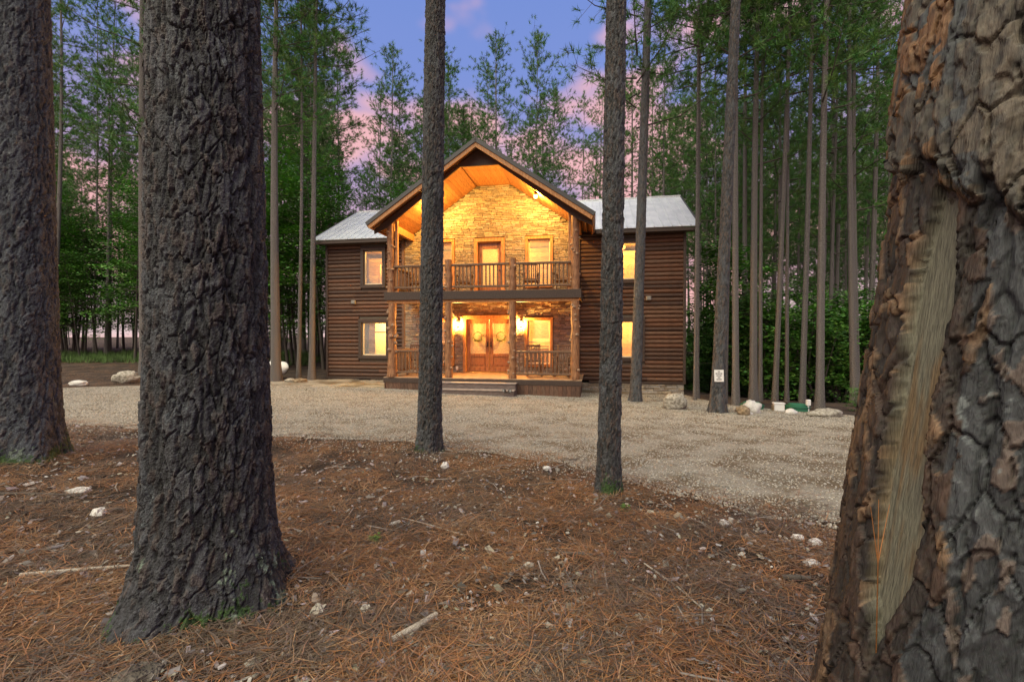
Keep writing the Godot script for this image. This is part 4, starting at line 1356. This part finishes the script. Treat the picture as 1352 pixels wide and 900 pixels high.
func porch_things() -> void:
	sconce(-1.4, 1.92, "glowing wall lantern left of the double front doors")
	sconce(1.09, 1.92, "glowing wall lantern right of the double front doors")
	flood(1.8, "bright flood light under the right slope of the porch gable")
	flood(-1.9, "bright flood light under the left slope of the porch gable")
	wreath(-.18 - .455, "leafy ring wreath on the left front door")
	wreath(-.18 + .455, "leafy ring wreath on the right front door")
	rocking_chair(1.72, DECK, -1.2, .25, "wooden rocking chair on the lower porch, beside the right lantern")
	rocking_chair(2.72, DECK, -1.15, -.2, "wooden rocking chair in the right corner of the lower porch")
	rocking_chair(-2.72, DECK, -1.2, .2, "wooden rocking chair in the left corner of the lower porch")
	rocking_chair(-1.75, DECK, -1.3, -.15, "wooden rocking chair beside the left lantern on the lower porch")
	rocking_chair(1.6, UP_DECK, -1.2, .2, "wooden rocking chair on the upper porch, right of the newel post")
	rocking_chair(2.7, UP_DECK, -1.2, -.2, "wooden rocking chair in the right corner of the upper porch")
	rocking_chair(-.85, UP_DECK, -1.25, .15, "wooden rocking chair left of the upper door")
	rocking_chair(-2.7, UP_DECK, -1.2, .15, "wooden rocking chair in the left corner of the upper porch")
	for b in [[-5.81, "grey junction box on the logs of the left wing"], [5.76, "grey junction box on the logs of the right wing"]]:
		var o := base("junction_box", H.to_global(Vector3(b[0], 2.83, ZW + .05)), b[1], "box", "junction boxes on the log walls", H.rotation.y)
		part(o, "case", cbox(Vector3(.17, .15, .1), .012), M.grey_box, Vector3(0, 0, .05))
		part(o, "cover", cbox(Vector3(.14, .12, .012), .004), M.grey_box, Vector3(0, 0, .106))
	var ou := base("outlet_cover", H.to_global(Vector3(-1.46, .2, ZW + .075)), "white weatherproof outlet cover low beside the left lantern", "outlet", "", H.rotation.y)
	part(ou, "plate", cbox(Vector3(.1, .15, .015), .004), M.white_paint)
	part(ou, "lid", cbox(Vector3(.08, .12, .04), .01), M.white_paint, Vector3(0, 0, .028))
	var sp := base("spot_lamp", H.to_global(Vector3(1.12, DECK - .37, .8)), "small unlit black twin spot lamp on the right end of the lower step", "spot lamp", "", H.rotation.y)
	part(sp, "foot", cbox(Vector3(.2, .02, .1), .006), M.iron, Vector3(0, .012, 0))
	for sg in [-1.0, 1.0]:
		part(sp, "head", tube_mesh(Vector3(sg * .08, .07, -.04), Vector3(sg * .1, .085, .06), .035, .055, 12), M.iron)
		part(sp, "lens", tube_mesh(Vector3(sg * .1, .085, .061), Vector3(sg * .1, .0855, .064), .045, .045, 12), M.grey_box)

func yard_things() -> void:
	# paper sign on the leaning pine
	var sg := base("paper_sign", on(5.27, 11.85) + Vector3(-.04, .98, .2), "white paper sign with lines of print on the pine trunk", "sign")
	sg.rotation = Vector3(0, -.4, .03)
	part(sg, "sheet", cbox(Vector3(.22, .3, .008), .002), M.white_paint)
	var wd := [.05, .16, .12, .06, .12]
	for i in 5:
		for j in 3:
			part(sg, "print", cbox(Vector3(wd[i] * .29, .024, .002), .0005), M.ink, Vector3((j - 1) * wd[i] * .34, .105 - i * .05, .0055))
	# boulders
	var bl := [
		[4.42, 12.5, Vector3(.72, .52, .5), "rock", .4, "rounded pale boulder at the right foot of the cabin"],
		[5.72, 11.4, Vector3(.42, .3, .32), "rock_brown", 1.2, "brownish rock touching the foot of the pine with the sign"],
		[6.2, 11.9, Vector3(.46, .4, .36), "rock_white", .2, "jagged white quartz boulder right of the pine with the sign"],
		[5.95, 11.5, Vector3(.16, .09, .12), "rock_white", .9, "small white stone left of the white quartz boulder"],
		[7.2, 11.9, Vector3(.36, .18, .24), "rock_white", .5, "low flat pale rock in front of the green lid"],
		[7.75, 11.4, Vector3(.9, .26, .44), "rock", .2, "long flat boulder nearest the scarred trunk"],
		[-13.3, 15.9, Vector3(.78, .5, .5), "rock", .3, "squarish grey boulder on the edge of the gravel at left"],
		[-14.1, 15.0, Vector3(.52, .2, .3), "rock_white", .1, "low white rock at the left end of the gravel"],
		[-8.0, 17.4, Vector3(.5, .2, .3), "rock_brown", .3, "small brown rock in front of the leaning corner pine"],
		[-8.4, 17.5, Vector3(.4, .17, .26), "rock", .3, "small grey rock below the white gas tank"],
		[-3.82, 4.05, Vector3(.2, .07, .12), "rock_white", .5, "flat white rock in the needles between the two left trunks"],
		[-3.3, 3.66, Vector3(.17, .08, .1), "rock_white", 2.4, "pale tilted rock just left of the huge trunk"],
		[-1.03, 2.44, Vector3(.09, .07, .07), "rock", .5, "grey lump of stone at the right foot of the huge trunk"],
		[-.79, 2.46, Vector3(.075, .055, .06), "rock", .9, "beige angular stone right of the huge trunk"],
		[-.78, 5.38, Vector3(.11, .1, .09), "rock_white", .9, "white cube-like stone below the trunk before the left porch"],
		[.4, 5.3, Vector3(.1, .06, .08), "rock_white", .2, "white pebble at the gravel edge between the two centre trunks"],
		[1.68, 3.64, Vector3(.13, .05, .08), "rock_white", 1.2, "white stone in the needles right of the slim trunk"],
		[2.09, 3.36, Vector3(.11, .06, .08), "rock_white", .2, "white rock left of its near twin beside the scarred trunk"],
		[2.18, 3.3, Vector3(.13, .05, .08), "rock_white", .6, "white rock right of its near twin beside the scarred trunk"],
		[1.94, 2.97, Vector3(.13, .045, .07), "rock_white", .3, "long white stone closest to the scarred trunk"],
		[.11, 3.0, Vector3(.075, .04, .06), "rock", .3, "rounded grey stone in the middle of the needle floor"],
		[-1.62, 1.98, Vector3(.2, .06, .14), "rock_dark", .3, "half buried flat rock in front of the huge trunk"],
	]
	for i in bl.size():
		var b: Array = bl[i]
		var s: Vector3 = b[2]
		var o := part(self, numbered("boulder" if s.x > .3 else "stone"), rock_mesh(1200 + i, s, 12 if s.x > .3 else 8, 18 if s.x > .3 else 11, .42), M[b[3]], on(b[0], b[1], s.y * .34), Vector3(0, b[4], 0))
		tag(o, b[5], "boulder" if s.x > .3 else "stone", "boulders round the yard" if s.x > .3 else "stones in the needles")
	# sticks
	var sk := [
		[-.58, 2.2, -.4, 2.42, .02, "pale broken stick lying in the needles, bottom centre"],
		[.86, 2.98, 1.02, 2.45, .006, "thin grey twig pointing at the camera, right of centre"],
		[.6, 3.1, .3, 3.15, .012, "dark twig across the needles below the slim trunk"],
		[-2.95, 2.75, -2.35, 2.9, .012, "grey stick in the needles left of the huge trunk"],
		[-.35, 3.4, -.9, 3.75, .005, "long thin twig in the needles left of centre"],
		[1.65, 2.8, 1.8, 2.77, .016, "short dark stick near the scarred trunk"],
		[-4.3, 3.85, -3.7, 3.95, .012, "dark stick lying below the far left trunk"],
		[.15, 4.7, .55, 4.75, .009, "dark twig left of the slim mossy trunk"],
	]
	for i in sk.size():
		var s: Array = sk[i]
		var a := Acc.new()
		var p0 := on(s[0], s[1], .022)
		var p1 := on(s[2], s[3], .028)
		var m := p0.lerp(p1, .55) + Vector3(.012, .008, .01)
		a.tube(Vector3.ZERO, m - p0, s[4], s[4] * .95, 8, Color.WHITE, true)
		a.tube(m - p0, p1 - p0, s[4] * .95, s[4] * .75, 8, Color.WHITE, true)
		var o := part(self, numbered("stick"), a.mesh(), M.dead_wood if not "dark" in str(s[5]) else M.limb, p0)
		tag(o, s[5], "stick", "sticks on the forest floor")
	var dn := Acc.new()
	for e in [[-.035, .13], [.0, .14], [.05, .12]]:
		dn.tube(Vector3(0, 0, 0), Vector3(.004, .2, 0), .0013, .0012, 5, Color.WHITE)
		dn.tube(Vector3(.004, .2, 0), Vector3(.004 + e[0], .2 + e[1], 0), .0012, .0006, 5, Color.WHITE)
	tag(part(self, "needle_spray", dn.mesh(), plain(lin(.3, .12, .035), .6), Vector3(.8, .8, -1.005), Vector3(0, .5, 0)), "dry orange pine needles caught on the scarred trunk", "needles")
	# gas tank
	var tk := base("gas_tank", on(-9.95, 18.5, .1), "white horizontal gas tank left of the cabin", "gas tank", "", .15)
	var a2 := Acc.new()
	var prof := []
	for i in 7: prof.append(Vector2(-.85 - .24 * cos(PI / 2 * i / 6) , .32 * sin(PI / 2 * i / 6)))
	for i in 7: prof.append(Vector2(.85 + .24 * sin(PI / 2 * i / 6), .32 * cos(PI / 2 * i / 6)))
	for i in prof.size() - 1:
		a2.tube(Vector3(prof[i].x, .36, 0), Vector3(prof[i + 1].x, .36, 0), maxf(prof[i].y, .001), maxf(prof[i + 1].y, .001), 22, Color.WHITE)
	tk.scale = Vector3.ONE * .85
	part(tk, "vessel", a2.mesh(), M.white_paint)
	part(tk, "dome", tube_mesh(Vector3(.45, .64, 0), Vector3(.45, .82, 0), .16, .14, 16), M.white_paint)
	for x in [-.6, .6]: part(tk, "foot", cbox(Vector3(.12, .26, .5), .01), M.grey_box, Vector3(x, -.02, 0))
	# septic lids, cleanout box, pipe
	for g in [[6.85, 13.15, "green domed lid left of the white utility box"], [8.05, 13.0, "green domed lid right of the white utility box"]]:
		var o := base("green_lid", on(g[0], g[1]), g[2], "lid", "green lids beyond the rocks")
		part(o, "riser", tube_mesh(Vector3(0, -.1, 0), Vector3(0, .12, 0), .3, .3, 24), M.green_plastic)
		part(o, "dome", tube_mesh(Vector3(0, .12, 0), Vector3(0, .19, 0), .33, .22, 24), M.green_plastic)
	var ub := base("utility_box", on(7.35, 12.7), "white utility box between the two green lids", "utility box", "", -.2)
	ub.scale = Vector3.ONE * .72
	part(ub, "case", cbox(Vector3(.36, .3, .22), .02), M.white_paint, Vector3(0, .14, 0))
	part(ub, "lid", cbox(Vector3(.4, .04, .26), .012), M.white_paint, Vector3(0, .311, 0))
	part(ub, "side_panel", cbox(Vector3(.04, .26, .2), .006), M.rock_brown, Vector3(-.205, .12, 0))
	var cp := base("pump_control", on(8.2, 12.75), "small white control box on a short post behind the flat rock", "control box")
	cp.scale = Vector3.ONE * .75
	part(cp, "post", tube_mesh(Vector3(0, -.1, 0), Vector3(0, .25, 0), .03, .03, 10), M.white_paint)
	part(cp, "case", cbox(Vector3(.14, .22, .1), .012), M.white_paint, Vector3(0, .34, 0))

# ---------------------------------------------------------------- sky
func sky_picture() -> ImageTexture:
	var w := 1024
	var h := 512
	var im := Image.create(w, h, false, Image.FORMAT_RGBF)
	var n := fnl(91, 1.9, FastNoiseLite.TYPE_SIMPLEX_SMOOTH, 5)
	var n2 := fnl(92, 4.6, FastNoiseLite.TYPE_SIMPLEX_SMOOTH, 5)
	var top := Color(.1, .2, .52)
	var mid := Color(.17, .24, .55)
	var low := Color(.54, .34, .42)
	var hor := Color(.66, .5, .5)
	for j in h:
		var el := PI * (.5 - (j + .5) / h)
		var u := sin(maxf(el, 0.0))
		var c := low.lerp(mid, smoothstep(.14, .5, u)).lerp(top, smoothstep(.42, .85, u))
		c = hor.lerp(c, smoothstep(0.0, .16, u))
		for i in w:
			var az := TAU * (i + .5) / w
			var d := Vector3(cos(az) * cos(el), sin(el) * 2.2, sin(az) * cos(el))
			var k := smoothstep(-.12, .3, n.get_noise_3dv(d) + n2.get_noise_3dv(d) * .6)
			var cloud := Color(.82, .43, .4).lerp(Color(.52, .36, .52), smoothstep(.4, .9, u))
			im.set_pixel(i, j, c.lerp(cloud, k * .8))
	return ImageTexture.create_from_image(im)

func _ready() -> void:
	# ---- camera
	var cam := Camera3D.new()
	cam.name = "camera"
	cam.fov = 72.83
	cam.near = 0.05; cam.far = 600.0
	cam.position = Vector3(0, 1.5, 0)
	cam.rotation_degrees = Vector3(-.75, 0, 0)
	add_child(cam)
	cam.current = true
	# ---- sky, exposure
	var env := Environment.new()
	env.tonemap_mode = Environment.TONE_MAPPER_LINEAR
	env.tonemap_exposure = 1.5
	env.background_mode = Environment.BG_SKY
	var sm := PanoramaSkyMaterial.new()
	sm.panorama = sky_picture()
	var sky := Sky.new()
	sky.sky_material = sm
	env.sky = sky
	env.background_energy_multiplier = 0.85
	env.sdfgi_enabled = true; env.ssao_enabled = true; env.ssil_enabled = true
	var we := WorldEnvironment.new()
	we.name = "environment"
	we.environment = env
	add_child(we)
	# ---- the last soft light of the set sun
	var sun := DirectionalLight3D.new()
	sun.name = "sun"
	sun.light_energy = 1.15
	sun.light_color = Color(1, .97, .83)
	sun.light_angular_distance = 70.0
	sun.shadow_enabled = true
	sun.rotation_degrees = Vector3(-55, -32, 0)
	add_child(sun)
	# ---- the place
	bump_noise.seed = 12; bump_noise.frequency = 0.55; bump_noise.fractal_octaves = 4
	rng.seed = 1
	materials()
	terrain()
	cabin()
	make_pines()
	make_leafy()
	print("forest")
	forest()
	foreground_pines()
	print("things")
	porch_things()
	yard_things()
	rng.seed = 2
	ground_cover()
	print("done")
